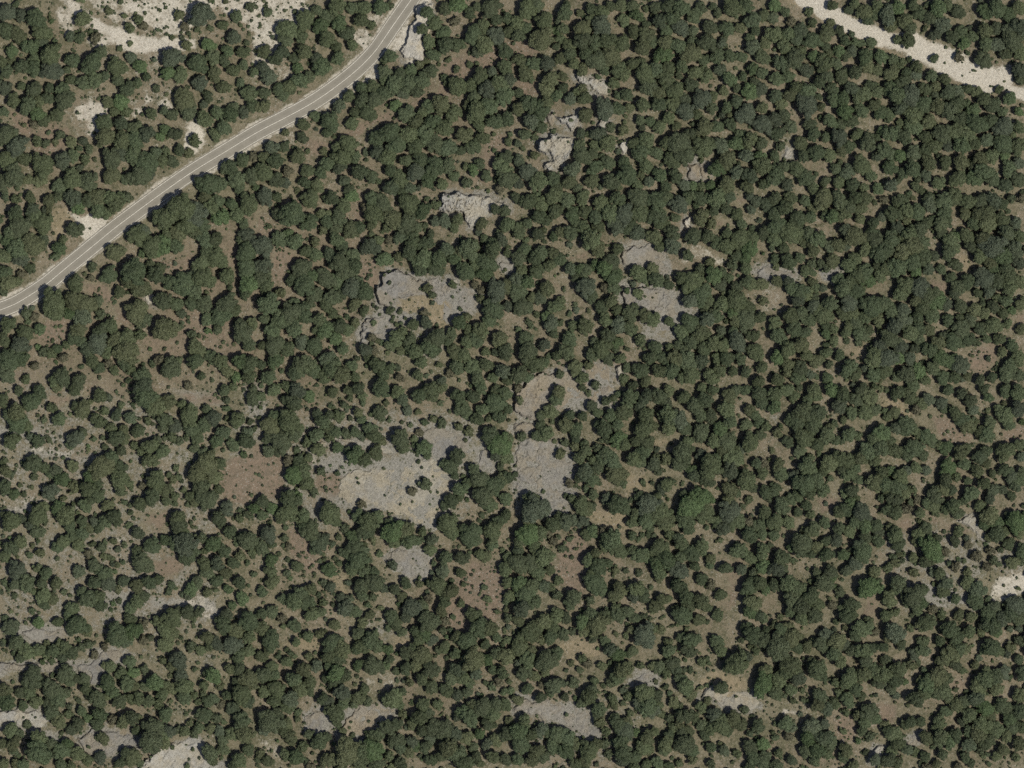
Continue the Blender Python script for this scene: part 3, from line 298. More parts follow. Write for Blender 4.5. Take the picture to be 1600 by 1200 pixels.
(3,2):"""4,6,6 12,4,5 16,8,4 4,14,5 28,4,6 30,8,4 40,4,5 46,6,6 44,14,6 54,10,5 52,18,5 58,4,5 62,8,6 66,16,5 60,18,5 22,18,6 18,24,6 14,22,4 30,18,6 28,26,6 38,28,4 36,32,6 22,34,6 30,38,5 12,36,4 20,42,4 6,30,3 26,46,4 78,18,4 74,20,3 80,6,5 88,8,5 90,2,5 96,12,5 100,10,4 92,16,3 70,3,2 72,16,2 108,12,5 112,4,4 110,16,4 116,18,5 120,22,6 124,26,5 126,10,5 120,6,4 134,3,4 138,9,4 128,16,4 148,4,5 156,6,5 156,16,5 148,20,6 144,16,4 150,26,4 158,24,3 136,32,6 132,30,4 138,24,4 126,28,4 101,20,1.5 87,17,1.5 50,32,5 56,32,3 46,35,3 70,30,6 66,34,5 76,36,5 80,28,6 86,26,6 90,28,5 78,42,5 70,40,5 62,42,6 58,46,5 66,48,5 98,33,5 94,31,3 102,36,4 110,40,5 106,38,3 90,40,7 86,44,5 96,44,5 92,52,5 98,54,4 86,54,4 120,42,5 124,40,4 122,50,4 136,42,5 132,46,5 136,50,5 130,54,5 148,42,6 146,46,4 156,38,5 158,46,4 148,54,6 152,58,4 140,56,4 44,46,6 38,50,6 50,48,5 34,54,4 24,52,6 30,60,6 22,62,7 26,68,5 18,70,5 34,66,5 6,50,5 8,56,5 16,57,4 4,66,5 8,76,7 4,86,6 12,86,5 4,94,4 14,72,4 18,80,4 24,76,4 26,82,3 50,56,6 46,54,4 56,60,4 54,52,4 70,56,6 66,62,6 72,62,6 76,54,4 82,58,5 80,64,6 84,68,5 78,72,5 74,66,4 52,66,5 48,68,3 112,52,6 110,60,6 108,66,6 104,70,5 114,66,4 124,60,4 126,68,5 122,72,4 118,58,3 134,62,5 140,66,5 138,72,5 146,66,4 156,60,5 154,64,5 152,70,4 158,56,4 89,66,3 92,72,3 98,74,4 102,76,5 94,80,4 104,80,3 114,76,6 110,78,4 118,80,4 132,76,4 138,82,6 142,86,5 134,88,4 142,94,6 146,92,5 138,96,4 154,86,7 156,92,6 150,84,4 150,100,4 158,104,5 78,80,5 74,78,4 86,78,3 58,80,6 60,88,6 66,88,5 54,86,5 50,92,5 44,90,5 48,78,5 44,80,4 52,74,4 35,86,4 27,91,5 22,91,3 36,75,1.5 68,92,4 78,94,6 76,90,4 80,100,5 68,98,4 60,96,5 58,104,6 56,100,4 42,98,6 36,98,4 30,102,5 36,106,5 20,100,6 16,102,4 26,106,4 46,106,5 54,112,5 48,116,5 52,104,2 94,94,5 98,90,4 92,98,4 100,102,7 104,96,4 98,110,5 106,108,4 90,108,4 116,98,4 118,92,3 124,100,3 129,108,3 8,108,6 4,116,6 10,116,4 18,96,3 38,118,6 30,117,3 66,117,4 74,114,3 78,112,3 83,110,2 106,118,4 116,114,3 112,112,2 90,117,3 124,117,3 138,104,3 140,110,3 136,114,3 152,112,4 158,110,3 110,104,3 122,110,2 102,117,3""",
(0,3):"""12,4,5 18,4,6 27,4,4 28,12,6 29,18,5 34,14,4 36,4,5 41,10,3 22,10,3 4,4,2 6,8,2 10,12,2 52,10,4 56,14,6 62,12,5 64,18,5 46,20,5 44,24,4 60,4,5 68,4,5 50,30,8 56,34,4 46,34,4 25,29,4 37,28,4 8,31,5 4,26,2 74,8,3 78,3,4 71,17,2 75,15,2 70,21,1.5 86,6,5 90,12,5 86,16,5 94,4,5 82,20,4 82,26,6 84,34,6 74,36,8 80,40,4 90,30,3 90,40,3 100,2,4 107,6,3 106,10,2 120,8,6 124,4,4 118,12,4 118,22,5 108,26,7 112,22,4 104,34,6 108,36,5 104,42,6 98,28,3 125,22,3 94,38,3 143,8,4 136,3,5 130,10,3 150,4,5 152,14,5 146,18,4 130,38,5 140,30,6 142,24,4 136,42,5 148,34,6 146,42,6 156,28,6 156,38,6 150,50,6 156,46,6 120,44,3 126,46,4 111,35,1.5 132,44,3 12,42,7 18,46,5 14,50,4 25,46,4 34,46,6 42,44,5 40,50,4 46,48,5 38,42,3 30,49,3 60,49,3 56,42,3 66,44,2.5 52,44,3 42,60,6 48,64,4 44,66,4 22,63,7 18,66,4 28,66,4 54,64,4 55,70,5 70,56,4 66,56,2 76,60,4 82,53,4 84,60,4 91,58,3 80,66,5 68,66,5 72,72,5 84,68,5 92,68,4 98,66,6 104,67,4 112,52,7 108,56,4 114,62,6 116,68,6 108,70,4 116,76,5 122,74,4 134,62,6 130,60,4 124,54,1.5 128,68,3 122,58,2 144,58,4 150,58,5 148,66,4 138,68,3 142,74,4 156,64,6 152,74,7 156,78,5 146,82,6 152,90,6 134,76,4 130,78,4 138,80,3 4,72,6 6,78,6 14,72,4 20,72,4 24,78,5 16,80,4 34,70,6 38,76,6 42,72,3 34,84,6 38,90,6 32,80,4 62,76,6 58,74,4 68,74,4 76,78,5 82,76,3 88,76,5 94,78,5 102,74,5 105,86,5 100,80,3 84,88,6 78,90,5 72,89,3 64,86,6 62,92,4 56,88,4 52,84,4 50,92,5 46,95,4 44,86,3 88,88,2 86,96,4 97,94,7 96,102,7 102,98,5 107,96,5 104,104,4 116,96,4 128,86,6 125,94,4 132,95,4 138,96,4 122,98,2.5 119,91,2.5 112,95,3 136,88,3 146,98,5 154,98,6 140,102,4 8,95,6 13,97,4 18,92,3 10,104,6 4,104,4 10,109,3 26,100,6 26,108,8 34,104,5 30,112,5 22,104,4 40,108,5 44,104,4 36,110,4 50,110,5 56,114,5 64,113,5 66,101,4 62,100,2 80,110,5 84,112,6 76,116,4 88,116,4 132,110,5 134,114,3 140,108,4 150,114,6 146,118,4 156,108,4 4,116,4 16,117,4 10,116,3 40,117,4 46,118,4 118,118,2 108,106,1.5 121,108,1.5""",
(1,3):"""10,4,6 4,10,4 18,14,5 28,12,6 24,16,6 34,8,4 32,16,5 43,4,2.5 47,7,4 42,16,3 48,18,2 58,4,2.5 66,6,6 74,4,6 66,12,5 80,8,3 87,8,4 94,4,4 73,13,3 92,13,4 102,5,3 107,4,2 107,10,1.5 114,6,6 122,9,5 118,16,4 130,5,2 128,17,2.5 108,14,2.5 143,7,2 145,14,2.5 144,18,1 158,4,5 159,12,4 156,16,2 156,21,2 158,26,3 136,24,6 140,32,6 146,32,6 150,38,4 144,42,4 4,24,4 10,22,5 4,32,5 16,26,3 24,31,5 35,24,6 40,22,4 49,30,4 56,20,6 54,14,4 62,22,5 70,18,2 71,24,4 67,29,4 78,20,2 85,25,4 88,30,5 91,35,4 98,20,7 104,18,4 94,26,5 108,28,7 106,36,5 110,40,4 100,34,4 117,34,3 102,40,4 116,22,5 118,28,3 122,34,2 10,40,6 8,46,4 25,41,4 33,37,4 40,36,3 14,44,1 15,47,1 19,46,1.5 33,50,3 22,48,2 48,42,7 54,46,6 46,50,5 52,52,5 66,44,6 72,40,6 64,36,5 76,44,5 74,36,3 62,46,4 82,46,4 84,52,4 74,56,7 70,54,4 82,56,2.5 88,59,2 64,56,4 94,48,5 98,46,4 94,58,4 104,50,7 100,56,5 110,58,6 104,64,5 118,44,4 125,48,5 114,46,2 132,40,7 126,38,5 136,52,7 132,52,4 144,52,5 150,48,4 157,40,4 156,50,6 126,58,6 122,64,6 130,64,4 118,70,5 110,69,4 97,66,3 92,66,2 88,65,1.5 78,66,1.2 66,64,1.2 138,60,5 134,66,4 148,58,4 154,60,5 152,66,3 158,66,2 4,50,5 10,56,5 4,62,5 12,62,4 20,54,4 30,58,6 24,64,5 38,56,5 34,66,5 44,64,4 50,60,6 56,62,5 46,56,4 50,66,4 14,70,6 6,72,5 12,78,5 22,76,6 28,70,5 20,82,4 34,72,4 42,76,5 46,78,4 54,72,6 56,76,4 68,71,4 64,76,4 70,78,3 62,80,3 86,76,6 90,80,4 82,78,4 92,72,4 50,86,6 46,84,4 54,80,4 52,92,3 27,85,3 10,90,8 6,94,5 14,86,4 20,92,5 22,100,6 18,96,4 40,103,6 44,100,4 30,106,3 26,112,5 20,111,4 34,98,3 8,115,5 4,110,3 55,96,2 60,99,2 70,97,1.5 82,94,6 88,92,4 76,98,6 72,100,3 58,108,9 66,108,7 74,108,7 66,114,6 46,114,6 54,118,5 76,116,5 88,102,5 90,106,4 98,103,4 96,110,4 94,94,1.5 92,86,3 104,80,5 102,88,5 108,86,4 98,92,4 114,80,4 120,72,4 126,74,4 132,72,4 136,80,5 134,88,6 130,84,5 142,82,6 148,86,5 150,80,5 156,80,5 144,92,4 126,88,2.5 112,94,6 118,96,7 124,98,6 120,106,7 110,101,4 104,96,4 106,106,4 110,114,4 100,106,4 116,112,4 126,110,6 130,116,6 132,100,5 140,98,4 136,106,4 144,104,5 150,102,4 156,98,5 148,112,5 156,114,4 140,116,4 84,112,3 90,116,3 92,118,4 34,118,3 158,90,3 138,112,4""",
(2,3):"""4,4,6 12,6,6 8,12,7 6,20,6 14,16,5 20,6,4 4,28,4 29,2,3 24,7,3 28,12,3 52,5,7 56,8,4 66,6,5 64,12,5 68,10,4 49,15,3 78,8,6 76,13,4 82,12,4 38,13,6 36,17,4 92,1,4 87,7,1.5 104,6,6 108,12,6 102,4,4 106,24,7 102,20,4 110,18,4 118,16,6 122,20,4 116,27,4 128,24,5 130,11,4 124,5,3 118,2,4 148,6,6 154,4,5 150,16,7 148,22,6 154,24,4 158,8,4 156,26,3 103,30,1.5 93,26,1.5 90,18,5 94,14,4 88,20,4 82,25,2 86,26,1.5 98,14,2 72,22,5 66,24,5 64,20,3 76,26,4 50,24,6 54,30,8 44,28,5 46,34,4 58,26,5 50,38,4 82,37,7 86,34,5 84,41,3 92,33,3 74,33,3 65,36,2 71,37,2 20,28,6 14,32,5 10,36,6 28,24,5 26,32,5 24,38,5 32,36,5 34,26,4 6,38,4 18,40,3 4,44,5 12,46,3 10,52,6 8,60,5 14,62,4 4,54,4 22,52,8 20,58,5 28,48,4 58,40,4 62,46,5 66,48,5 60,44,4 75,46,4 80,55,2.5 73,49,2 112,40,7 110,46,5 106,38,4 98,46,5 100,54,5 97,40,3 92,57,5 88,56,3 96,60,3 102,58,3 128,40,5 130,46,4 140,54,8 134,56,4 146,50,4 150,36,6 156,40,5 146,32,4 152,46,4 158,34,4 119,53,3 123,54,2 111,58,2 44,51,3 48,55,3 56,55,4 42,58,2.5 37,54,2 61,54,2 69,58,7 66,63,5 72,56,4 63,66,3 51,65,3 38,66,3 10,70,4 18,75,4 4,77,4 26,68,5 30,66,4 24,72,3 33,75,4 18,68,2.5 57,68,2 48,74,6 44,78,5 54,82,5 50,70,4 54,86,4 54,91,3 63,76,3 64,81,2.5 72,75,3 69,79,1.5 82,72,6 84,80,7 90,74,5 78,78,4 88,84,4 92,80,4 76,72,2 108,68,6 106,64,4 112,74,4 130,69,4.5 101,78,4 104,82,3 118,81,4 122,77,2.5 93,86,2.5 108,86,5 114,88,4 126,86,6 130,92,6 138,88,6 134,96,5 142,92,5 124,94,5 120,98,4 156,66,8 154,72,5 158,58,5 153,93,5 145,83,2.5 148,98,3 98,88,3 90.5,66,1 36,73,1 8,90,5 4,96,6 12,98,5 6,104,6 18,95,5 22,98,4 28,98,6 34,100,5 26,106,6 34,108,6 40,104,5 16,108,5 12,114,5 20,112,4 4,114,5 48,108,6 52,104,5 46,114,5 58,96,3 57,104,3 60,110,3 66,92,5 64,88,4 70,96,6 68,102,5 72,90,4 77,97,2.5 70,110,6 76,112,5 68,114,4 84,100,6 82,106,5 88,96,4 96,104,5 94,108,4 86,108,3 98,98,4 100,94,3 104,92,3 108,104,6 112,108,5 106,98,4 110,96,4 118,92,4 112,114,3 124,106,4 132,108,4 130,104,2 140,110,3 148,106,5 150,112,5 156,104,4 156,114,6 90,116,4 98,118,4 104,116,3 124,117,3 84,117,4 76,118,4 40,117,4 46,119,4 148,118,4 63,103,2""",
(3,3):"""4,5,5 12,4,6 18,8,6 14,14,7 20,18,6 26,12,6 30,18,6 28,24,6 20,26,5 14,22,5 34,4,6 38,2,4 30,4,3 44,9,3 40,18,3 8,34,6 14,38,7 6,44,7 12,32,5 18,44,5 3,30,3 62,6,7 58,10,5 66,4,5 46,20,4 50,16,5 54,18,4 48,24,5 52,24,5 42,28,2 58,32,7 54,36,5 62,28,4 58,46,7 52,46,5 64,44,4 60,52,5 66,34,3 74,14,5 78,8,4 80,4,5 72,24,5 78,22,4 90,12,7 94,16,5 86,14,5 92,20,4 96,8,5 78,34,6 74,36,4 82,42,4 80,38,4 70,44,4 98,28,6 94,30,4 102,20,3 107,24,3 110,4,5 108,10,5 116,14,4 124,4,5 130,8,6 128,16,5 118,24,4 126,25,4 136,24,6 140,20,5 138,30,6 144,26,5 134,30,4 154,18,6 150,24,5 157,26,5 148,17,2.5 156,32,3 142,34,4 24,43,4 32,42,6 28,40,3 36,36,4 42,40,6 46,42,4 40,48,5 44,52,5 30,57,7 34,62,4 26,54,4 14,56,7 18,62,6 10,60,5 14,70,4 6,64,5 4,72,6 21,51,1.2 50,62,6 48,66,5 58,61,5 54,70,5 58,74,4 64,58,5 70,60,6 68,66,5 72,52,4 80,58,6 78,64,5 76,70,4 79,74,2.5 85,65,2 48,76,5 42,66,3 44,72,3 94,46,5 90,48,4 98,46,3 96,40,4 88,55,3 106,40,5 116,38,6 112,32,5 118,46,6 122,44,5 112,48,6 108,52,5 116,54,5 120,58,4 128,55,3 124,34,5 132,34,3 138,44,6 142,46,5 134,46,4 148,48,4 150,44,3 156,40,3 156,52,4 158,60,5 140,62,6 134,64,6 130,68,5 142,70,5 146,60,5 136,60,4 148,58,3 104,62,8 98,66,6 108,72,6 96,72,5 90,76,5 104,72,6 110,64,5 94,64,4 112,76,4 116,70,2 10,74,2 15,77,2.5 32,74,6 30,80,5 36,82,4 40,78,3 42,80,4 48,84,2.5 26,94,7 24,100,6 34,100,7 38,104,6 30,108,6 22,108,5 34,92,4 28,114,5 36,110,4 10,91,5 14,94,3 4,100,3 12,100,3 6,110,3 14,114,4 4,118,4 54,86,3 62,84,6 60,90,5 66,88,4 58,96,4 46,96,2 55,102,2 48,107,5 46,112,4 52,118,5 63,99,3 74,96,5 78,98,5 72,92,3 80,104,6 76,108,4 86,108,4 84,92,3 88,90,5 94,90,4 74,114,5 80,116,5 66,114,4 91,108,2.5 97,112,4 106,90,6 104,94,4 106,100,6 112,102,5 98,100,5 116,80,5 110,84,4 122,78,5 128,76,5 134,82,6 124,86,5 120,90,4 116,98,5 124,96,5 132,92,6 130,98,5 124,104,5 138,88,5 140,96,6 136,102,5 146,80,5 142,82,4 150,88,5 156,84,6 156,74,6 152,94,5 148,100,5 146,108,5 142,112,4 156,104,5 154,112,3 158,94,4 122,112,4 126,116,4 108,110,4 104,116,4 118,118,3 98,118,3 132,108,3""",
}

# ------------------------------------------------------------------ the ground
PATCHES = {
'pale': [
 (0.7, "125,-10 180,-10 205,22 245,56 200,50 165,32"),
 (0.42, "120,70 300,75 290,110 270,180 200,195 120,215 100,170 150,120"), (0.45, "395,60 470,50 440,130 400,160 380,120"),
 (1.0, "90,-5 112,-5 130,15 170,35 200,52 240,58 305,60 307,75 260,75 230,82 205,80 180,76 150,76 133,66 145,55 165,55 130,30 112,15"),
 (0.75, "86,8 118,12 122,55 98,62 90,40"),
 (0.82, "175,-20 400,-20 482,-20 487,22 465,45 440,75 425,102 405,122 398,100 392,50 365,30 340,8 330,18 290,52 240,52 205,22 190,20"),
 (0.6, "155,78 185,80 180,100 165,100"), (0.6, "225,80 265,78 262,108 232,108"),
 (0.85, "118,170 140,158 165,163 167,180 152,190 148,208 140,208 135,190 122,187"),
 (0.85, "203,182 218,160 224,133 234,133 240,160 226,177 208,188"), (0.8, "247,157 264,138 268,160 276,172 250,168"),
 (1.1, "286,225 291,188 306,184 316,205 328,222 306,237 290,245"), (0.7, "240,220 262,215 262,228 242,230"),
 (1.4, "106,330 130,338 138,331 152,343 166,346 154,366 140,374 131,358 118,346"),
 (1.0, "598,80 625,48 645,20 662,-5 674,-5 668,20 657,50 660,72 645,85 625,83"), (0.7, "625,85 655,75 662,95 655,110 640,105"),
 (0.85, "568,113 588,96 592,116 577,131 560,130"), (0.8, "485,170 530,145 560,130 562,136 530,158 492,180"), (0.8, "500,165 515,158 520,172 508,178"),
 (0.8, "548,52 575,44 582,60 565,70 552,63"), (0.75, "568,22 596,18 596,34 580,42 570,34"), (0.6, "432,103 455,99 463,120 436,122"), (0.5, "505,88 520,85 522,108 510,108"),
 (0.9, "435,190 475,172 480,182 450,202 436,204"), (0.55, "440,205 462,200 460,222 445,222"),
 (1.25, "1240,-10 1290,-10 1312,14 1335,32 1375,42 1415,54 1450,66 1448,96 1405,86 1355,66 1320,50 1285,32 1250,12"),
 (1.1, "1420,60 1450,66 1495,78 1517,96 1555,100 1580,108 1587,132 1610,140 1610,164 1580,154 1545,142 1510,138 1478,122 1445,106 1415,90"),
 (0.85, "1540,912 1556,898 1610,880 1610,925 1590,928 1573,938 1555,947 1543,934"), 
 (0.5, "1360,8 1395,2 1390,14"), (0.5, "1500,35 1525,22 1522,42"),
 (0.6, "1060,390 1095,380 1150,405 1150,420 1130,415 1090,412 1062,420"), (0.5, "1180,450 1230,450 1225,485 1190,490"),
 (0.75, "1495,810 1520,805 1538,828 1542,850 1528,835 1505,822"), (0.6, "225,455 246,460 244,476 228,472"),
 (0.5, "570,1060 600,1046 636,1055 630,1076 600,1080 588,1092 574,1078"), (0.6, "-10,1165 10,1158 15,1172 0,1182"), (0.55, "405,1160 440,1155 440,1180 405,1180"),
 (0.55, "1205,1105 1260,1095 1262,1115 1225,1122 1205,1118"), (0.5, "1360,1130 1405,1122 1400,1140 1362,1142"),
 (0.55, "170,840 200,835 200,850 175,852"), (0.45, "520,1000 555,985 558,1010 540,1015"), (0.5, "0,770 60,775 95,755 75,790 30,805 0,800"),
 (0.5, "320,820 328,810 334,840 326,842"), (0.5, "690,1100 720,1098 715,1115 695,1115"), (0.6, "270,930 330,925 345,950 330,975 310,960 275,955"),
 (0.5, "40,700 80,690 140,705 120,720 70,718"), (0.5, "1180,455 1230,448 1228,480 1190,488")],
'red': [
 (0.42, "60,500 180,380 330,320 560,300 590,450 500,600 200,620 0,600 0,520"), (0.4, "560,170 700,90 850,60 800,160 650,260"),
 (0.9, "20,175 37,171 50,185 48,212 30,206"), (0.8, "45,210 80,194 105,203 102,240 72,250 55,236"), (0.7, "95,248 112,240 108,262 96,266"),
 (1.0, "476,218 520,214 560,192 580,174 610,168 620,186 588,197 560,207 522,226 492,242 478,234"),
 (1.0, "636,165 660,150 688,135 690,100 730,80 780,64 815,62 842,78 835,88 800,86 770,101 742,112 714,140 664,168"),
 (0.7, "770,208 800,200 802,235 780,262 762,292 733,287 750,250"), (1.0, "796,66 815,65 840,82 822,88 800,82"), (0.8, "805,120 840,122 842,148 820,152"),
 (0.9, "195,380 215,374 235,400 265,410 302,398 302,420 270,424 240,414"), (0.9, "135,445 170,440 180,460 190,480 203,502 185,502 163,472 140,456"),
 (0.9, "55,508 108,500 112,530 80,548 55,530"), (0.65, "215,525 250,500 300,480 395,500 400,560 330,575 290,560 240,575"), (0.8, "355,382 376,382 374,420 355,420"),
 (0.7, "322,430 352,425 355,460 325,462"), (1.0, "425,402 440,388 467,400 460,414 432,440 425,462"), (0.7, "400,330 425,335 424,378 400,370"), (0.8, "440,314 478,316 475,332 440,330"),
 (0.9, "553,310 575,312 577,348 556,345"), (0.9, "563,405 590,405 590,448 575,458 565,440"), (0.8, "480,463 502,466 500,480 480,475"), (0.8, "528,474 547,478 545,502 530,500"), (0.7, "400,455 430,455 460,470 440,475"),
 (0.9, "1450,435 1483,440 1480,460 1455,458"), (0.8, "1355,450 1382,450 1376,466 1352,464"), (1.0, "1510,546 1558,534 1553,562 1532,582 1514,577"), (0.7, "1585,490 1605,488 1605,508 1585,505"),
 (0.8, "80,618 115,614 112,634 82,634"), (0.7, "128,598 152,598 150,622 132,622"), (0.7, "253,604 300,612 352,609 346,632 322,642 288,626"),
 (0.85, "343,730 370,716 400,713 442,724 442,772 402,782 380,792 353,787 343,765"), (0.85, "228,800 266,793 272,820 250,833 230,822"), (0.8, "240,876 292,868 292,893 250,900"),
 (0.8, "495,740 530,735 545,752 535,775 505,775 495,765"), (0.9, "448,828 470,828 492,865 502,886 480,892 455,862"), (0.8, "395,690 440,705 440,722 400,722"),
 (1.1, "868,897 878,850 905,836 919,850 917,890 911,922 880,912"), (1.1, "698,932 713,905 738,878 772,886 788,905 788,960 772,978 745,967 722,988 698,978"),
 (0.7, "880,900 918,895 915,925 885,925"), (0.8, "1285,1117 1332,1113 1337,1142 1326,1158 1308,1152"), (0.8, "1353,1098 1402,1096 1400,1128 1358,1132"), (0.8, "1483,1058 1512,1056 1512,1076 1486,1078"),
 (1.1, "1458,652 1482,648 1502,672 1522,680 1508,694 1478,692 1463,675"), (1.0, "1558,672 1605,662 1605,690 1570,694"), (0.9, "1393,815 1420,803 1432,822 1415,832 1399,823"), (0.8, "1455,812 1500,812 1540,845 1520,840 1480,830"),
 (0.9, "1278,782 1308,776 1310,800 1282,802"), (0.8, "960,560 985,552 985,575 962,575"), (0.9, "790,890 800,885 800,920 788,930"), (0.6, "1130,890 1160,870 1160,930 1140,950"), (0.6, "1340,900 1380,905 1372,970 1345,960"),
 (0.7, "880,400 918,390 922,405 890,410"), (0.8, "1145,308 1172,304 1170,318 1148,320"), (0.7, "1105,345 1140,340 1138,358 1108,360"), (0.7, "860,440 880,445 870,450"), (0.6, "535,880 560,880 556,900 538,898"), (0.6, "935,150 955,145 952,155 938,158")],
'ochre': [
 (0.9, "1210,-10 1240,-10 1290,28 1330,48 1400,78 1450,104 1480,122 1515,136 1580,152 1610,162 1610,172 1540,148 1470,126 1400,96 1340,62 1280,34"),
 (1.0, "88,322 110,322 114,345 102,362 84,374 78,368"), (1.0, "640,455 672,455 702,478 712,505 690,520 668,512 648,490 628,480"), (0.7, "618,462 645,468 640,480 620,478"),
 (0.8, "1493,396 1515,394 1526,420 1522,434 1500,430"), (0.8, "1310,545 1370,530 1352,562 1335,567 1318,556"), (0.7, "968,730 1010,738 1032,765 1002,782 975,775"), (0.8, "925,795 1000,800 1002,822 950,828 926,815"),
 (0.7, "985,685 1010,680 1040,690 1020,700 990,705"), (0.9, "878,1010 905,997 937,1010 937,1022 900,1037 884,1032"), (0.8, "612,995 645,997 640,1018 618,1016"), (0.8, "468,1000 505,995 500,1015 470,1018"), (0.6, "505,1000 512,990 518,1010"),
 (1.0, "1083,1060 1130,1043 1178,1064 1167,1082 1130,1087 1098,1092"), (0.9, "1368,615 1396,618 1425,648 1407,653 1378,632"), (0.7, "1555,725 1600,730 1600,760 1570,770"), (0.7, "500,880 545,900 540,930 505,905"),
 (0.7, "1340,330 1350,325 1355,345"), (0.7, "1355,160 1375,155 1370,170"), (0.6, "560,1130 600,1110 585,1140"), (0.7, "1570,330 1605,325 1605,345 1575,345"), (0.7, "1180,60 1200,50 1200,75"), (0.7, "1120,10 1135,5 1140,30 1120,32"),
 (0.7, "845,48 868,42 862,60 850,62"), (0.7, "845,5 862,0 865,15 850,18"), (0.6, "1075,30 1098,45 1095,58 1078,50"), (0.6, "1140,70 1195,50 1190,65 1150,78"), (0.5, "295,935 320,925 318,945"), (0.6, "280,1090 310,1095 300,1110 282,1105"),
 (0.8, "440,1005 475,1000 470,1015"), (0.6, "1010,870 1060,905 1090,950 1050,930"), (0.6, "1330,1035 1365,1040 1350,1060"), (0.6, "1240,970 1290,985 1280,992 1245,985"), (0.6, "195,1095 215,1090 225,1130 200,1130"), (0.5, "750,280 790,265 830,275 800,292 760,295")],
'scree': [
 (0.95, "160,922 250,930 345,928 342,962 250,952 170,946"), (1.0, "-10,795 60,785 110,768 104,790 50,802 -10,808"), (0.95, "30,698 100,702 165,714 150,727 90,720 40,716"), (0.9, "-10,660 60,672 120,690 60,690 -10,680"),
 (0.9, "250,600 345,612 350,640 300,635"), (0.9, "120,1000 200,1005 215,1040 150,1040"), (0.9, "60,1135 120,1140 110,1165 70,1160"), (0.9, "1400,905 1520,920 1530,950 1430,945"),
 (0.95, "590,425 640,428 760,460 735,490 690,525 640,512 600,485 588,470"), (0.9, "492,720 512,706 545,700 600,712 650,700 660,668 735,682 730,710 705,740 705,760 690,805 670,826 600,800 540,790 500,775"),
 (0.6, "800,600 960,565 960,635 840,660 800,650"),
 (0.6, "960,430 1050,440 1120,480 1075,515 1055,545 1000,540 1005,515 965,480"), (0.8, "1000,512 1055,515 1055,540 1020,545 1003,530"), (0.75, "1178,424 1200,418 1247,420 1247,437 1200,439 1183,433"), (0.75, "1283,418 1312,416 1312,436 1288,436"),
 (0.45, "0,560 120,580 250,640 330,660 350,800 330,1000 0,1000"), (0.3, "0,1000 340,1000 340,1200 0,1200"), (0.55, "1535,860 1610,830 1610,915 1560,905"), (0.5, "355,640 500,630 740,640 790,700 720,830 480,830 350,800"),
 (0.5, "545,490 640,520 720,510 690,570 600,560"), (0.7, "375,590 420,590 420,660 380,660"), (0.5, "800,660 910,680 920,800 800,810"), (0.4, "790,1080 1000,1080 1000,1200 790,1200"), (0.6, "1080,580 1150,560 1110,620"),
 (0.5, "1360,820 1540,830 1540,960 1400,960"), (0.5, "1200,600 1225,650 1205,680"), (0.5, "1440,710 1480,720 1470,735"), (0.55, "585,640 700,640 720,690 600,690"), (0.5, "920,640 960,660 940,690"), (0.45, "560,960 650,960 650,1010 560,1010")],
}
TONE = {'grey': (0.262, 0.248, 0.216), 'blue': (0.252, 0.242, 0.217), 'pale': (0.34, 0.318, 0.262), 'tan': (0.275, 0.248, 0.2), 'lime': (0.37, 0.355, 0.31), 'chalk': (0.5, 0.47, 0.4)}
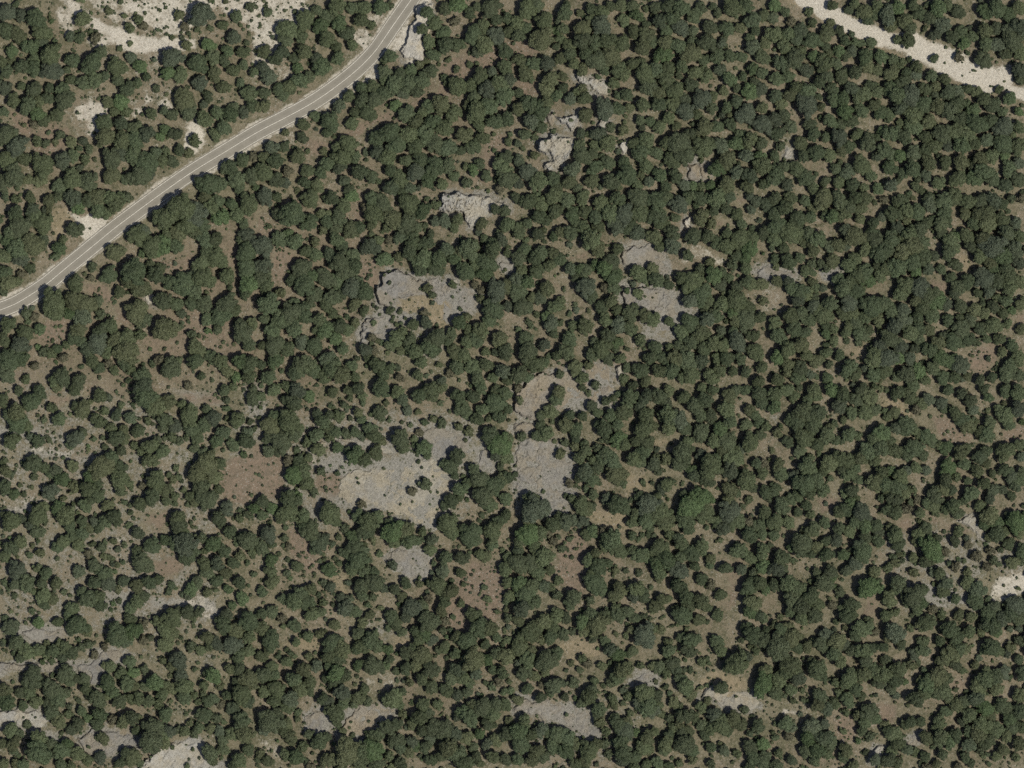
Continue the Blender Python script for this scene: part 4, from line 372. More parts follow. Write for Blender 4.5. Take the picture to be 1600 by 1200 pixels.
# name, label, short name for directions, height at the lit and at the shaded edge, tone, crack size (m), outline on the map
ROCKS = [
 ("rock_outcrop", "deeply furrowed light grey limestone outcrop above the centre, flat dark-shadowed top edge", "furrowed grey outcrop", 1.2, 3.6, 'lime', 2.2, "686,327 690,308 697,302 720,301 750,304 790,313 802,318 798,330 770,328 752,345 735,358 727,348 724,330 700,331"),
 ("rock_slab", "large grey slab with ochre middle and pointed upper left tip, dark ledge on its left", "pointed ochre slab", 0.5, 3.2, 'grey', 6, "607,420 616,421 640,431 652,436 682,435 700,445 725,450 760,461 747,477 732,487 715,500 700,510 692,500 688,480 668,462 640,460 622,468 607,482 590,480 584,462 592,440"),
 ("rock_slab", "rounded blue-grey slab just below the pointed slab, dark arc at its top", "blue-grey domed slab", 0.4, 2.4, 'blue', 7, "563,510 572,500 585,493 605,492 612,505 624,515 622,523 605,521 600,536 585,531 565,536"),
 ("rock_slab", "grey flat slab directly above two round trees, right of centre", "upper grey slab", 0.5, 2.0, 'grey', 6, "972,387 987,385 1015,382 1025,392 1035,388 1039,405 1048,412 1047,428 1036,426 1000,411 982,421 971,411"),
 ("rock_slab", "broad grey slab below two round trees, narrowing to a point at right", "lower grey slab", 0.5, 2.2, 'grey', 8, "967,445 975,447 990,447 1037,450 1055,455 1057,465 1070,472 1077,485 1100,489 1115,477 1119,482 1095,494 1075,498 1070,510 1057,516 1035,513 1020,491 995,486 980,476 970,460"),
 ("rock_fin", "small curved pale rock fin like a horn among trees right of centre", "horn-shaped rock", 1.5, 2.6, 'chalk', 2, "1068,360 1069,346 1075,338 1083,336 1078,344 1076,351 1082,356 1078,363"),
 ("rock_outcrop", "pale lumpy elongated rock slanting down to the right, near top centre", "pale lumpy rock", 1.2, 2.6, 'lime', 2.5, "899,118 910,114 920,119 935,121 951,135 948,147 935,146 920,136 907,137"),
 ("rock_crag", "large pale broken crag with brown hollow, upper centre", "large pale crag", 1.6, 4.5, 'lime', 3, "839,223 860,210 882,211 896,217 896,230 888,250 875,263 857,267 848,257 862,250 855,237 841,233"),
 ("rock_crag", "pale knobbly rock pair on top of the large crag", "knobbly upper crag", 1.6, 3.5, 'lime', 2.2, "868,182 882,182 890,177 904,179 904,196 896,210 888,210 885,194 875,196"),
 ("boulder", "small greyish rock left of the knobbly upper crag, under a tree edge", "crag-side rock", 1.0, 2.0, 'tan', 2.5, "851,178 860,174 869,175 862,196 853,187"),
 ("boulder", "single smooth pale boulder right of the large crag", "smooth crag boulder", 1.4, 2.8, 'lime', 3, "934,195 942,187 951,190 949,203 940,201"),
 ("rock_fin", "thin broken white rock fin among dark trees right of the crag", "broken white fin", 1.2, 2.2, 'chalk', 1.6, "968,228 975,218 983,216 981,232 974,244 970,236"),
 ("rock_slab", "tan slab split by a dark cleft, upper right of centre", "cleft tan slab", 0.8, 2.2, 'tan', 4, "1075,260 1088,253 1091,256 1092,281 1078,282"),
 ("rock_slab", "tan slab half right of the dark cleft, upper right of centre", "right cleft half", 0.7, 2.0, 'tan', 5, "1094,256 1105,255 1117,271 1110,280 1095,281"),
 ("boulder", "isolated round pale boulder with a bright rim in the upper right wood", "round isolated boulder", 1.8, 2.6, 'lime', 6, "1226,236 1230,232 1236,232 1240,238 1241,245 1236,251 1229,250 1225,245"),
 ("rock_plateau", "long flat speckled tan rock shelf with sharp left edge, right of centre", "speckled rock shelf", 1.6, 3.2, 'tan', 9, "803,612 816,604 835,586 860,582 880,580 905,575 925,568 945,567 956,585 956,630 940,629 920,633 890,636 870,641 852,641 840,655 815,652 803,642"),
 ("boulder", "pale sliver of rock beside the deep cleft at the shelf's right end", "cleft sliver", 1.2, 2.4, 'lime', 2.5, "964,572 971,569 973,585 970,600 965,596"),
 ("boulder", "low tan rock just below the speckled shelf's left end", "under-shelf rock", 0.6, 1.6, 'tan', 4, "802,664 815,659 838,661 840,672 820,676 803,674"),
 ("rock_slab", "tall grey-brown speckled slab below the rock shelf, trees on its right", "speckled lower slab", 0.4, 0.7, 'grey', 9, "812,690 830,684 860,690 880,705 895,715 897,740 894,760 906,770 890,781 880,796 860,801 850,791 825,776 812,774 806,760 809,742 804,722 808,706"),
 ("rock_slab", "largest pale slab in the clearing left of centre, grey lower right corner", "largest pale slab", 0.3, 0.55, 'pale', 12, "532,745 555,735 580,732 602,724 640,726 672,716 690,726 702,737 706,752 699,766 696,786 690,803 675,826 652,816 625,806 602,796 580,792 560,797 540,787 522,775 528,757"),
 ("rock_slab", "blue-grey stony slab at the largest pale slab's upper right", "blue-grey stony slab", 0.3, 0.9, 'blue', 6, "655,672 680,668 705,671 725,679 736,686 731,706 716,716 701,713 688,722 678,708 664,698"),
 ("rock_ledge", "thin pale curved rock ledge along the largest slab's upper edge", "thin curved ledge", 0.7, 1.6, 'pale', 5, "522,686 540,683 575,689 602,698 617,708 598,705 562,696 540,692"),
 ("rock_ledge", "small ring-like pale ledge round a shrub at the largest slab's left corner", "ring-like ledge", 0.6, 1.6, 'pale', 4, "484,712 488,697 498,690 512,690 508,695 498,697 492,705 492,722 487,722"),
 ("rock_slab", "small blue-grey slab with dark crack, right of the largest slab", "cracked small slab", 0.5, 1.8, 'blue', 7, "744,727 750,706 760,697 770,704 779,720 766,735 751,733"),
 ("rock_slab", "low grey rock patch below the largest slab", "low grey patch", 0.3, 0.9, 'blue', 5, "598,870 620,860 650,858 670,867 676,885 666,901 640,901 615,891"),
 ("rock_ledge", "long thin grey ledge running in from the left edge, lower left", "long left-edge ledge", 0.5, 1.3, 'grey', 4.5, "-12,1033 50,1035 87,1033 112,1040 140,1037 162,1020 177,1010 192,1022 176,1036 153,1063 143,1066 143,1051 120,1046 87,1051 50,1048 -12,1048"),
 ("rock_slab", "narrow grey slab above the long left-edge ledge", "narrow grey slab", 0.4, 1.0, 'grey', 4.5, "30,985 50,981 75,985 100,983 107,995 85,998 60,1003 42,999"),
 ("rock_outcrop", "rough pale grey outcrop on the left edge near the bottom", "rough left-edge outcrop", 0.8, 1.8, 'lime', 2.5, "-12,1110 25,1107 60,1108 75,1117 78,1125 61,1136 40,1131 10,1126 -12,1138"),
 ("rock_slab", "oval grey terrace slab with a shrub in its middle, bottom left", "oval terrace slab", 0.5, 1.3, 'grey', 4.8, "120,1152 135,1146 145,1140 162,1137 180,1140 190,1149 207,1147 225,1148 228,1162 220,1168 200,1169 180,1175 150,1176 135,1171 124,1160"),
 ("rock_slab", "big speckled grey slab cut by the bottom edge, dark curved left ledge", "bottom-edge speckled slab", 1.0, 3.2, 'lime', 9, "220,1204 240,1177 262,1162 282,1155 307,1151 318,1157 323,1182 352,1190 358,1215 220,1215"),
 ("rock_slab", "small grey slab between trees near the bottom, left of the reddish slab", "small bottom slab", 0.4, 1.0, 'grey', 6, "478,1118 490,1107 505,1107 516,1130 511,1146 495,1146 480,1136"),
 ("rock_slab", "reddish-grey slanting slab above a very wide tree, bottom centre left", "reddish slanting slab", 0.5, 1.5, 'tan', 6, "525,1156 527,1147 540,1120 560,1105 575,1099 600,1105 619,1108 601,1126 586,1141 575,1155 550,1158"),
 ("rock_slab", "long grey slab slanting down right at the bottom centre", "long bottom slab", 0.4, 1.3, 'grey', 9, "812,1090 825,1091 862,1097 895,1104 922,1107 926,1125 938,1140 935,1151 910,1150 892,1142 875,1126 850,1120 825,1112 805,1108"),
 ("rock_slab", "small triangular grey slab above the dark round tree, bottom right of centre", "triangular grey slab", 0.3, 1.0, 'blue', 6, "984,1069 1005,1049 1022,1055 1023,1066 1000,1071"),
 ("rock_slab", "grey slab with bright pale left tip, bottom right of centre", "bright-tipped slab", 0.6, 1.8, 'pale', 6, "1092,1089 1103,1077 1112,1071 1116,1080 1140,1083 1166,1078 1181,1085 1188,1105 1160,1109 1130,1101 1115,1092"),
 ("boulder", "small square pale rock among trees at the bottom, right part", "square pale rock", 0.8, 1.8, 'lime', 3, "1361,1167 1369,1164 1380,1166 1379,1180 1370,1186 1362,1184"),
 ("rock_slab", "small grey slab with a dark crack beside a green tree, bottom right", "cracked bottom slab", 0.5, 1.6, 'grey', 7, "1406,1162 1420,1151 1438,1141 1436,1156 1416,1167"),
 ("rock_ledge", "pale arc of rock edging a brown clearing, right side below the middle", "pale arc ledge", 0.5, 1.4, 'pale', 3, "1494,813 1508,808 1522,808 1535,826 1541,849 1532,842 1524,829 1508,821"),
 ("rock_bank", "jagged pale rock bank with dark crack, on the road's right shoulder at top", "roadside rock bank", 1.6, 2.6, 'chalk', 4, "662,2 676,4 672,30 664,60 660,95 640,96 624,84 632,60 641,40 649,28 652,14"),
 ("rock_cluster", "little white broken rock pile among trees below the road, left side", "little white pile", 0.6, 1.2, 'chalk', 1.6, "226,463 232,459 243,462 247,468 242,476 232,474"),
 ("rock_slab", "flat blue-grey strip of bare rock right of the horn-shaped rock", "blue-grey bare strip", 0.3, 0.8, 'blue', 6, "1178,424 1200,417 1225,421 1247,420 1248,436 1222,436 1200,440 1183,434"),
 ("rock_slab", "small blue-grey slab at the right end of the bare strip, beside a round tree", "strip's right slab", 0.3, 0.8, 'blue', 6, "1283,420 1297,416 1312,416 1312,434 1300,438 1286,436"),
 ("boulder", "tan flat boulder under trees, upper right of the pointed slab", "flat tan boulder", 0.4, 1.3, 'lime', 4, "699,438 706,435 714,437 714,444 705,446"),
 ("rock_slab", "pale grey slope of rock at the tree edge, right of the furrowed outcrop", "pale rock slope", 0.4, 1.2, 'grey', 5, "778,412 784,404 798,412 806,425 796,424 785,420"),
]
def axis(lo, hi, st):
    core = np.arange(lo, hi+1e-6, st)
    ext = np.array([6, 14, 26, 45, 80, 150, 300, 700, 1600, 4000, 9000.0])
    return np.concatenate([(lo-ext)[::-1], core, hi+ext])
def build_ground():
    xs = axis(-222, 222, 0.6); ys = axis(-172, 172, 0.6)
    X, Y = np.meshgrid(xs, ys); nx, ny = len(xs), len(ys)
    far = sstep(240, 1500, np.maximum(np.abs(X), np.abs(Y)))
    Z = height(X, Y)*(1-far)
    v = np.stack([X.ravel(), Y.ravel(), Z.ravel()], 1)
    i = (np.arange(ny-1)[:, None]*nx + np.arange(nx-1)[None]).ravel()
    me = mesh_np("ground", v, [np.stack([i, i+1, i+1+nx, i+nx], 1)], M_GROUND, True)
    x = X.ravel(); y = Y.ravel()
    jit = 6.0*(fbm(x/6, y/6, 41, 4)-0.5)
    D, _ = road_dist(x, y)
    for key, lst in PATCHES.items():
        wgt = np.zeros(len(x))
        for amp, s in lst:
            P = pts(s); lo = P.min(0)-5; hi = P.max(0)+5
            q = np.where((x > lo[0]) & (x < hi[0]) & (y > lo[1]) & (y < hi[1]))[0]
            soft = 4.0 if key == 'scree' else 2.2
            k = amp*sstep(-soft, soft, sdist(P, x[q], y[q]) + jit[q])
            wgt[q] = np.maximum(wgt[q], k)
        if key == 'scree':                                 # rubble round every bare rock
            for spec in ROCKS:
                P = pts(spec[-1]); lo = P.min(0)-7; hi = P.max(0)+7
                q = np.where((x > lo[0]) & (x < hi[0]) & (y > lo[1]) & (y < hi[1]))[0]
                wgt[q] = np.maximum(wgt[q], 0.85*sstep(-5, 1.5, sdist(P, x[q], y[q]) + jit[q]))
        if key == 'pale':                                  # gravel verges of the road
            vn = fbm(x/7, y/7, 77, 2)
            wgt = np.maximum(wgt, 0.8*sstep(5.6, 3.6, D + 2.4*(vn-0.45)))
        fattr(me, key, wgt)
    return tag(obj("ground", me), "stony brown hillside soil with reddish, ochre and chalky patches", None, None, 'structure')
GROUND = build_ground()

# ------------------------------------------------------------------ the road
def strip(name, off0, off1, dz, material, parent=None, n_across=1):
    P = RC; T = np.gradient(P, axis=0); T /= np.linalg.norm(T, axis=1)[:, None]
    Nn = np.stack([-T[:, 1], T[:, 0]], 1)
    offs = np.linspace(off0, off1, n_across+1); n = len(P); k = len(offs)
    rag = 0.22*(vnoise(np.arange(n)*0.7, np.zeros(n), 5)-0.5) if abs(off0) > 3.1 else np.zeros(n)
    v = np.zeros((n, k, 3)); ac = np.zeros((n, k))
    for j, o in enumerate(offs):
        oo = o + (rag if j in (0, k-1) else 0)
        v[:, j, :2] = P + Nn*np.reshape(oo*np.ones(n), (-1, 1)); v[:, j, 2] = RH + dz - 0.02*abs(o); ac[:, j] = o
    i = (np.arange(n-1)[:, None]*k + np.arange(k-1)[None]).ravel()
    me = mesh_np(name, v.reshape(-1, 3), [np.stack([i, i+k, i+1+k, i+1], 1)], material, True)
    fattr(me, 'across', ac.ravel())
    o = obj(name, me, parent)
    # the kerbless pavement has a thickness of its own
    return o
ROAD_O = tag(strip("road", 3.35, -3.35, 0.06, M_ASPH, None, 24), "two-lane grey asphalt road curving through the upper left", None, None, 'structure')
for a, b in ((2.95, 2.73), (-2.73, -2.95), (0.12, -0.12)):
    o = strip("edge_line" if abs(a) > 1 else "centre_line", a, b, 0.085, M_PAINT, ROAD_O)

# ------------------------------------------------------------------ bare rock
LAND = []
def build_rock(spec):
    name, label, short, h0, h1, tone, crack, outline = spec
    P = pts(outline); c = P.mean(0); st = 0.35
    lo = P.min(0)-1.6; hi = P.max(0)+1.6
    xs = np.arange(lo[0], hi[0], st); ys = np.arange(lo[1], hi[1], st)
    X, Y = np.meshgrid(xs, ys)
    seed = int(abs(c[0]*7+c[1]*13)) % 900
    size = min(hi-lo)
    d = sdist(P, X, Y) + min(2.6, 0.2*size)*(fbm(X/3.0, Y/3.0, seed, 5)-0.5)*1.8
    u = ((X-c[0])*SUN_DIR[0]+(Y-c[1])*SUN_DIR[1])
    u = (u-u.min())/(np.ptp(u)+1e-6)
    flush = crack >= 5
    top = h1+((0.1 if flush else h0)-h1)*sstep(0.0, 0.6 if flush else 0.75, u)
    ew = 0.5+0.5*vnoise(X/3, Y/3, seed+3)
    prof = sstep(-0.15, 1.0, d/ew)
    f1, f2 = worley(X/crack*1.3+0.9*fbm(X/2, Y/2, 2, 3), Y/crack*0.7+0.9*fbm(X/2, Y/2, 4, 3), seed)
    rel = (0.6 if flush else 0.35)*(fbm(X/2.6, Y/2.6, seed+9, 5)-0.5) - (0.45*sstep(0.56, 0.66, fbm(X/4.5, Y/4.5, seed+19, 4)) if flush else 0)
    rough = 1.0 if crack < 3.5 else 0.3
    cut = sstep(0.16, 0.02, f2-f1)*(0.26*top*sstep(0.42, 0.6, fbm(X/3.5, Y/3.5, seed+23, 3)) if rough == 1.0 else 0.25*sstep(0.5, 0.62, fbm(X/6, Y/6, seed+31, 2)))
    cell = (0.55 if rough == 1.0 else 0.08)*(fbm(X/1.7, Y/2.6, seed+41, 4)-0.5)*top
    Z = height(X, Y) + top*prof + (rel-cut+cell)*prof - 0.25*(1-prof)*(d < 0)
    keep = d > -0.8
    k = keep[:-1, :-1] & keep[1:, :-1] & keep[:-1, 1:] & keep[1:, 1:]
    ny, nx = X.shape
    i = (np.arange(ny-1)[:, None]*nx + np.arange(nx-1)[None])[k]
    f = np.stack([i, i+1, i+1+nx, i+nx], 1)
    used = np.unique(f); mp = np.zeros(nx*ny, int); mp[used] = np.arange(len(used))
    v = np.stack([X.ravel()-c[0], Y.ravel()-c[1], Z.ravel()], 1)[used]
    base = v[:, 2].min(); v[:, 2] -= base
    me = mesh_np(name, v, [mp[f]], M_ROCK, False)
    o = tag(obj(name, me, None, (c[0], c[1], base)), label, {'rock_fin': 'rock', 'boulder': 'boulder', 'rock_slab': 'rock slab'}.get(name, 'rock'), "bare limestone showing through the wood", "thing")
    o.color = (*TONE[tone], 1)
    LAND.append((short, P, o))
for s_ in ROCKS: build_rock(s_)
def rock_top(x, y):                     # the ground or, on a slab, the slab
    z = height(x, y)
    for short, P, o in LAND:
        lo = P.min(0); hi = P.max(0)
        q = np.where((x > lo[0]-1) & (x < hi[0]+1) & (y > lo[1]-1) & (y < hi[1]+1))[0]
        if not len(q): continue
        co = np.empty(len(o.data.vertices)*3, np.float32); o.data.vertices.foreach_get("co", co); co = co.reshape(-1, 3)+np.array(o.location)
        for j in q:
            d2 = (co[:, 0]-x[j])**2+(co[:, 1]-y[j])**2; k = d2.argmin()
            if d2[k] < 0.3: z[j] = max(z[j], co[k, 2])
    return z

# ------------------------------------------------------------------ trees and shrubs
def ico(sub):
    import bmesh
    bm = bmesh.new(); bmesh.ops.create_icosphere(bm, subdivisions=sub, radius=1)
    v = np.array([q.co[:] for q in bm.verts]); f = np.array([[l.index for l in p.verts] for p in bm.faces]); bm.free(); return v, f
ICO_V, ICO_F = ico(2)
def crown_mesh(name, R, H, nl, nleaf, leaf, seed, base=0.2, lob=1.0):
    r = np.random.default_rng(seed)
    a = np.arange(nl)*2.39996+r.normal(size=nl)*0.25; rad = 0.86*np.sqrt(np.clip((np.arange(nl)+0.5)/nl+r.normal(size=nl)*0.04, 0.002, 1))
    ph = r.uniform(0, 6.28, 3)
    out = 1+r.uniform(0.05, 0.2)*np.sin(2*a+ph[0])+r.uniform(0.04, 0.14)*np.sin(3*a+ph[1])+0.07*np.sin(5*a+ph[2])
    lr = lob*R*r.uniform(0.15, 0.27, nl)*(1.12-0.3*rad)
    cz = H*(base+0.12+(0.82-base-0.1)*np.sqrt(np.clip(1-rad**2, 0, 1))*r.uniform(0.84, 1.03, nl))
    C = np.stack([np.cos(a)*rad*out*R, np.sin(a)*rad*out*R, np.maximum(cz, lr*0.8)], 1)
    # inner mass, so that the crown is not see-through
    C = np.vstack([C, [[0, 0, H*(base+0.25)]]]); lr = np.append(lr, R*0.6)
    m = nleaf*3
    k = r.choice(nl, m, p=lr[:nl]**2/np.sum(lr[:nl]**2))
    d = r.normal(size=(m, 3)); d[:, 2] += 0.35; d /= np.linalg.norm(d, axis=1)[:, None]
    p = C[k]+d*lr[k][:, None]*r.uniform(0.82, 1.28, m)[:, None]
    dist = np.linalg.norm(p[:, None, :]-C[None], axis=2)/lr[None]
    ok = (dist.min(1) > 0.72) & (p[:, 2] > 0.05)
    p = p[ok][:nleaf]; d = d[ok][:nleaf]; k = k[ok][:nleaf]; n = len(p)
    nor = d+r.normal(size=(n, 3))*0.42; nor[:, 2] += 0.15; nor /= np.linalg.norm(nor, axis=1)[:, None]
    t = np.cross(nor, r.normal(size=(n, 3))); t /= np.linalg.norm(t, axis=1)[:, None]; b = np.cross(nor, t)
    s = leaf*r.uniform(0.6, 1.35, n)[:, None]
    q = np.stack([p+t*s, p+b*s*0.7+nor*s*0.2, p-t*s, p-b*s*0.7-nor*s*0.1], 1)
    LV = []; LF = []; off = 0
    for j in range(len(C)):
        wob = 1+0.16*r.normal(size=(len(ICO_V), 1))
        LV.append(ICO_V*wob*lr[j]*0.84*np.array([1, 1, 0.92])+C[j]); LF.append(ICO_F+off); off += len(ICO_V)
    v = np.vstack([q.reshape(-1, 3)]+LV); f3 = np.vstack(LF)+4*n
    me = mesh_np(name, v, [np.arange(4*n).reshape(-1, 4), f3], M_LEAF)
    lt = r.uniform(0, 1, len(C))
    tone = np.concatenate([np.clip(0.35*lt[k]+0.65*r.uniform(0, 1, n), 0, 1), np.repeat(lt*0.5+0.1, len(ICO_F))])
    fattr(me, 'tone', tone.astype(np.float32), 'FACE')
    return me
def trunk_mesh(name, H, R, seed):
    r = np.random.default_rng(seed); V = []; F = []
    def limb(p, q, a, b, n=7):
        o = len(V); d = np.array(q)-np.array(p); d = d/np.linalg.norm(d)
        x = np.cross(d, [0.3, 1, 0.2]); x /= np.linalg.norm(x); y = np.cross(d, x)
        for c, rr in ((p, a), ((np.array(p)+q)/2+r.normal(size=3)*0.06*H, (a+b)/2), (q, b)):
            for k in range(n):
                an = 2*math.pi*k/n; V.append(np.array(c)+rr*(x*math.cos(an)+y*math.sin(an)))
        for s in (0, n):
            for k in range(n): F.append([o+s+k, o+s+(k+1) % n, o+s+n+(k+1) % n, o+s+n+k])
    limb((0, 0, -0.4), (0, 0, 0.4*H), 0.05*R+0.05, 0.035*R+0.03)
    for k in range(5):
        an = k*1.26+r.uniform(0, 0.6); rr = R*r.uniform(0.35, 0.55)
        limb((0, 0, 0.36*H), (rr*math.cos(an), rr*math.sin(an), H*r.uniform(0.5, 0.66)), 0.035*R, 0.012*R)
    return mesh_np(name, np.array(V), [np.array(F)], M_BARK, True)
BIG = [(crown_mesh("crown", 4.6, 7.2, 70+4*i, 5600, 0.215, 100+i), trunk_mesh("trunk", 7.2, 4.6, i)) for i in range(9)]
MED = [(crown_mesh("crown", 3.2, 5.4, int(38+i*1.8), 2900, 0.195, 200+i, 0.2, 1.25-0.02*i), trunk_mesh("trunk", 5.4, 3.2, 50+i)) for i in range(14)]
BUSH = [crown_mesh("shrub", 1.2, 1.7, 14, 800, 0.13, 300+i, 0.05, 1.75) for i in range(8)]

P_ALL = []
for (tx, ty), s in CROWNS.items():
    for q in s.split():
        a, b, r = map(float, q.split(',')); P_ALL.append((tx*100+a*0.625-200, 150-ty*75-b*0.625, r*0.625))
P_ALL = np.array(P_ALL)
jr = np.random.default_rng(5)
is_tree = P_ALL[:, 2] >= 3.6*0.625
for _ in range(3):                                   # crowns keep to the road's verges
    D_, Z_ = road_dist(P_ALL[:, 0], P_ALL[:, 1])
    for i in np.where(D_ < 3.6+0.9*P_ALL[:, 2])[0]:
        k = np.hypot(RC[:, 0]-P_ALL[i, 0], RC[:, 1]-P_ALL[i, 1]).argmin(); v_ = P_ALL[i, :2]-RC[k]; v_ = v_/(np.hypot(*v_)+1e-6)
        P_ALL[i, :2] += v_*min(2.2, 3.6+0.9*P_ALL[i, 2]-D_[i])
P_ALL[:, :2] += jr.normal(size=(len(P_ALL), 2))*0.15; P_ALL[:, 2] *= np.clip(jr.normal(1, 0.09, len(P_ALL)), 0.8, 1.2)
# how much of a crown shows: its radius, less what bigger neighbours cover
D2 = np.hypot(P_ALL[:, None, 0]-P_ALL[None, :, 0], P_ALL[:, None, 1]-P_ALL[None, :, 1]); np.fill_diagonal(D2, 1e9)
free = np.clip((D2-P_ALL[None, :, 2]*0.9).min(1), 0, None)
score = P_ALL[:, 2]+0.35*np.minimum(free, P_ALL[:, 2])
T = np.where(is_tree)[0]; Bs = np.where(~is_tree)[0]
T = T[np.argsort(-score[T])]; Bs = Bs[np.argsort(-score[Bs])]
TREE_I, WOOD_I = T[:300], T[300:]
BUSH_I, SCRUB_I = Bs[:300], Bs[300:]
Z_ALL = rock_top(P_ALL[:, 0].copy(), P_ALL[:, 1].copy())

MARKS = [(s, P) for s, P, o in LAND] + [(n, pts(s)) for n, s in (
 ("white quarry ground", "90,0 130,15 200,52 305,60 305,75 150,76 112,30"), ("chalky clearing", "175,0 480,0 465,45 425,100 392,50 290,50 205,22"),
 ("white left clearing", "118,170 165,163 167,180 148,208 122,187"), ("grey roadside lay-by", "288,225 291,188 306,184 328,222 306,237"), ("pale left lay-by", "110,332 161,347 140,369"),
 ("pale dirt track", "1240,0 1290,0 1450,66 1590,108 1600,150 1510,132 1400,76"), ("pale right-edge clearing", "1545,912 1585,913 1571,936 1547,930"),
 ("reddish roadside clearing", "478,218 560,192 610,168 620,186 522,226 478,234"), ("reddish upper clearing", "640,162 690,100 780,64 842,78 770,101 664,168"), ("dry grassy gap", "770,208 800,200 780,262 740,287"),
 ("reddish lower clearing", "698,932 738,878 788,905 788,960 722,988"), ("reddish strip clearing", "868,897 905,836 919,850 911,922"), ("pinkish rocky patch", "343,730 400,713 442,724 402,782 353,787"),
 ("red right clearing", "1458,652 1502,672 1522,680 1478,692"), ("pink right clearing", "1510,546 1558,534 1532,582"), ("brown right clearing", "1393,815 1420,803 1432,822 1415,832"),
 ("tan dip", "1310,545 1370,530 1335,567"), ("dry tan glade", "925,795 1000,800 950,828"), ("orange-tan bare patch", "878,1010 905,997 937,1010 900,1037"),
 ("pinkish bottom glade", "1285,1117 1332,1113 1326,1158"), ("tan bare square", "1493,396 1526,420 1500,430"))]
def where(x, y):
    best = None
    for n, P in MARKS:
        d = float(sdist(P, np.array([x]), np.array([y]))[0])
        if best is None or d > best[0]: best = (d, n, P.mean(0))
    rd = float(road_dist(np.array([x]), np.array([y]))[0][0])
    if rd < 14 and -rd+3 > best[0]:
        k = np.hypot(RC[:, 0]-x, RC[:, 1]-y).argmin(); best = (min(-rd+3, -0.1), "asphalt road", RC[k])
    d, n, c = best
    if d > 0.3: return "on", n, d
    an = math.degrees(math.atan2(y-c[1], x-c[0])) % 360
    w_ = ["right of", "upper right of", "above", "upper left of", "left of", "lower left of", "below", "lower right of"][int((an+22.5)//45) % 8]
    return w_, n, -d
SPECIAL = {}                                        # tints read from the photograph: bright and grey crowns
for s_, t_ in (("1080,790 1085,770 1060,795 1345,985 1340,1000 1275,1140 1265,1135 575,790 825,835 460,760 825,730 580,1175 1460,660 1475,860 1550,820 1390,720", 'bright'),
               ("895,370 1160,180 1300,140 1350,100 870,300 1440,470 1325,470 1560,410 1590,450 950,170 985,405 990,430 300,50", 'grey'),
               ("965,790 850,60 545,1130 1315,1010", 'olive')):
    for p_ in pts(s_): SPECIAL[int(np.hypot(P_ALL[TREE_I, 0]-p_[0], P_ALL[TREE_I, 1]-p_[1]).argmin())] = t_
ORD = "nearest second third fourth fifth sixth seventh eighth ninth tenth eleventh twelfth thirteenth fourteenth fifteenth sixteenth seventeenth eighteenth nineteenth twentieth".split()
PENDING = {}
def later(o, what, kind, x, y):
    w_, n, d = where(x, y)
    PENDING.setdefault((kind, w_, n), []).append((d, x, y, o, what))
def write_labels():
    for (kind, w_, n), l in PENDING.items():
        l.sort(key=lambda q: q[0] if w_ != "on" else q[1])
        for i, (d, x, y, o, what) in enumerate(l):
            place = "%d%% across, %d%% down" % (round((x+200)/4), round((150-y)/3))
            k = ORD[min(i, 19)] if w_ != "on" else ("leftmost" if i == 0 else ORD[i]) if len(l) > 1 else "lone"
            o["label"] = "%s, %s %s the %s, %s" % (what, k, w_, n, place)
protoB, protoM, protoS = {}, {}, {}
for n_, i in enumerate(TREE_I):
    x, y, r = P_ALL[i]
    big = r > 3.9; k = int(jr.integers(0, 9 if big else 14)); cr, tr = (BIG if big else MED)[k]
    s = r/(4.6 if big else 3.2)*0.89
    root = obj("evergreen_tree", None, None, (x, y, Z_ALL[i]-0.05)); root.empty_display_size = 1
    root.rotation_euler = (0, 0, jr.uniform(0, 6.28)); root.scale = (s*jr.uniform(0.9, 1.12), s*jr.uniform(0.9, 1.12), s*jr.uniform(0.85, 1.15))
    tn = SPECIAL.get(n_, ('dark', 'deep', 'dark', 'mid', 'deep', 'grey', 'mid', 'olive')[int(jr.integers(0, 8))])
    c_ = obj("crown", cr, root); t_ = obj("trunk", tr, root)
    v_ = jr.uniform(0.92, 1.08); c_.color = (*[q*v_ for q in TINTS[tn][1]], 1)
    (protoB if big else protoM).setdefault(k, (c_, t_))
    sz = "huge" if r > 4.9 else "broad" if r > 4.2 else "middling"
    later(root, "%s %s tree" % (sz, TINTS[tn][0]), "tree", x, y); tag(root, None, "tree", "evergreen trees of the open wood")
for n_, i in enumerate(BUSH_I):
    x, y, r = P_ALL[i]; k = int(jr.integers(0, 8)); s = r/1.2
    o = obj("shrub", BUSH[k], None, (x, y, Z_ALL[i]-0.05)); o.rotation_euler = (0, 0, jr.uniform(0, 6.28)); o.scale = (s, s*jr.uniform(0.9, 1.1), s*jr.uniform(0.95, 1.3))
    tn = ('dark', 'olive', 'brown', 'mid')[int(jr.integers(0, 4))]; o.color = (*TINTS[tn][1], 1); protoS.setdefault(k, (o, None))
    sz = "rounded" if r > 1.7 else "small" if r > 1 else "tiny"
    later(o, "%s %s shrub" % (sz, TINTS[tn][0]), "shrub", x, y); tag(o, None, "shrub", "single shrubs in the clearings")

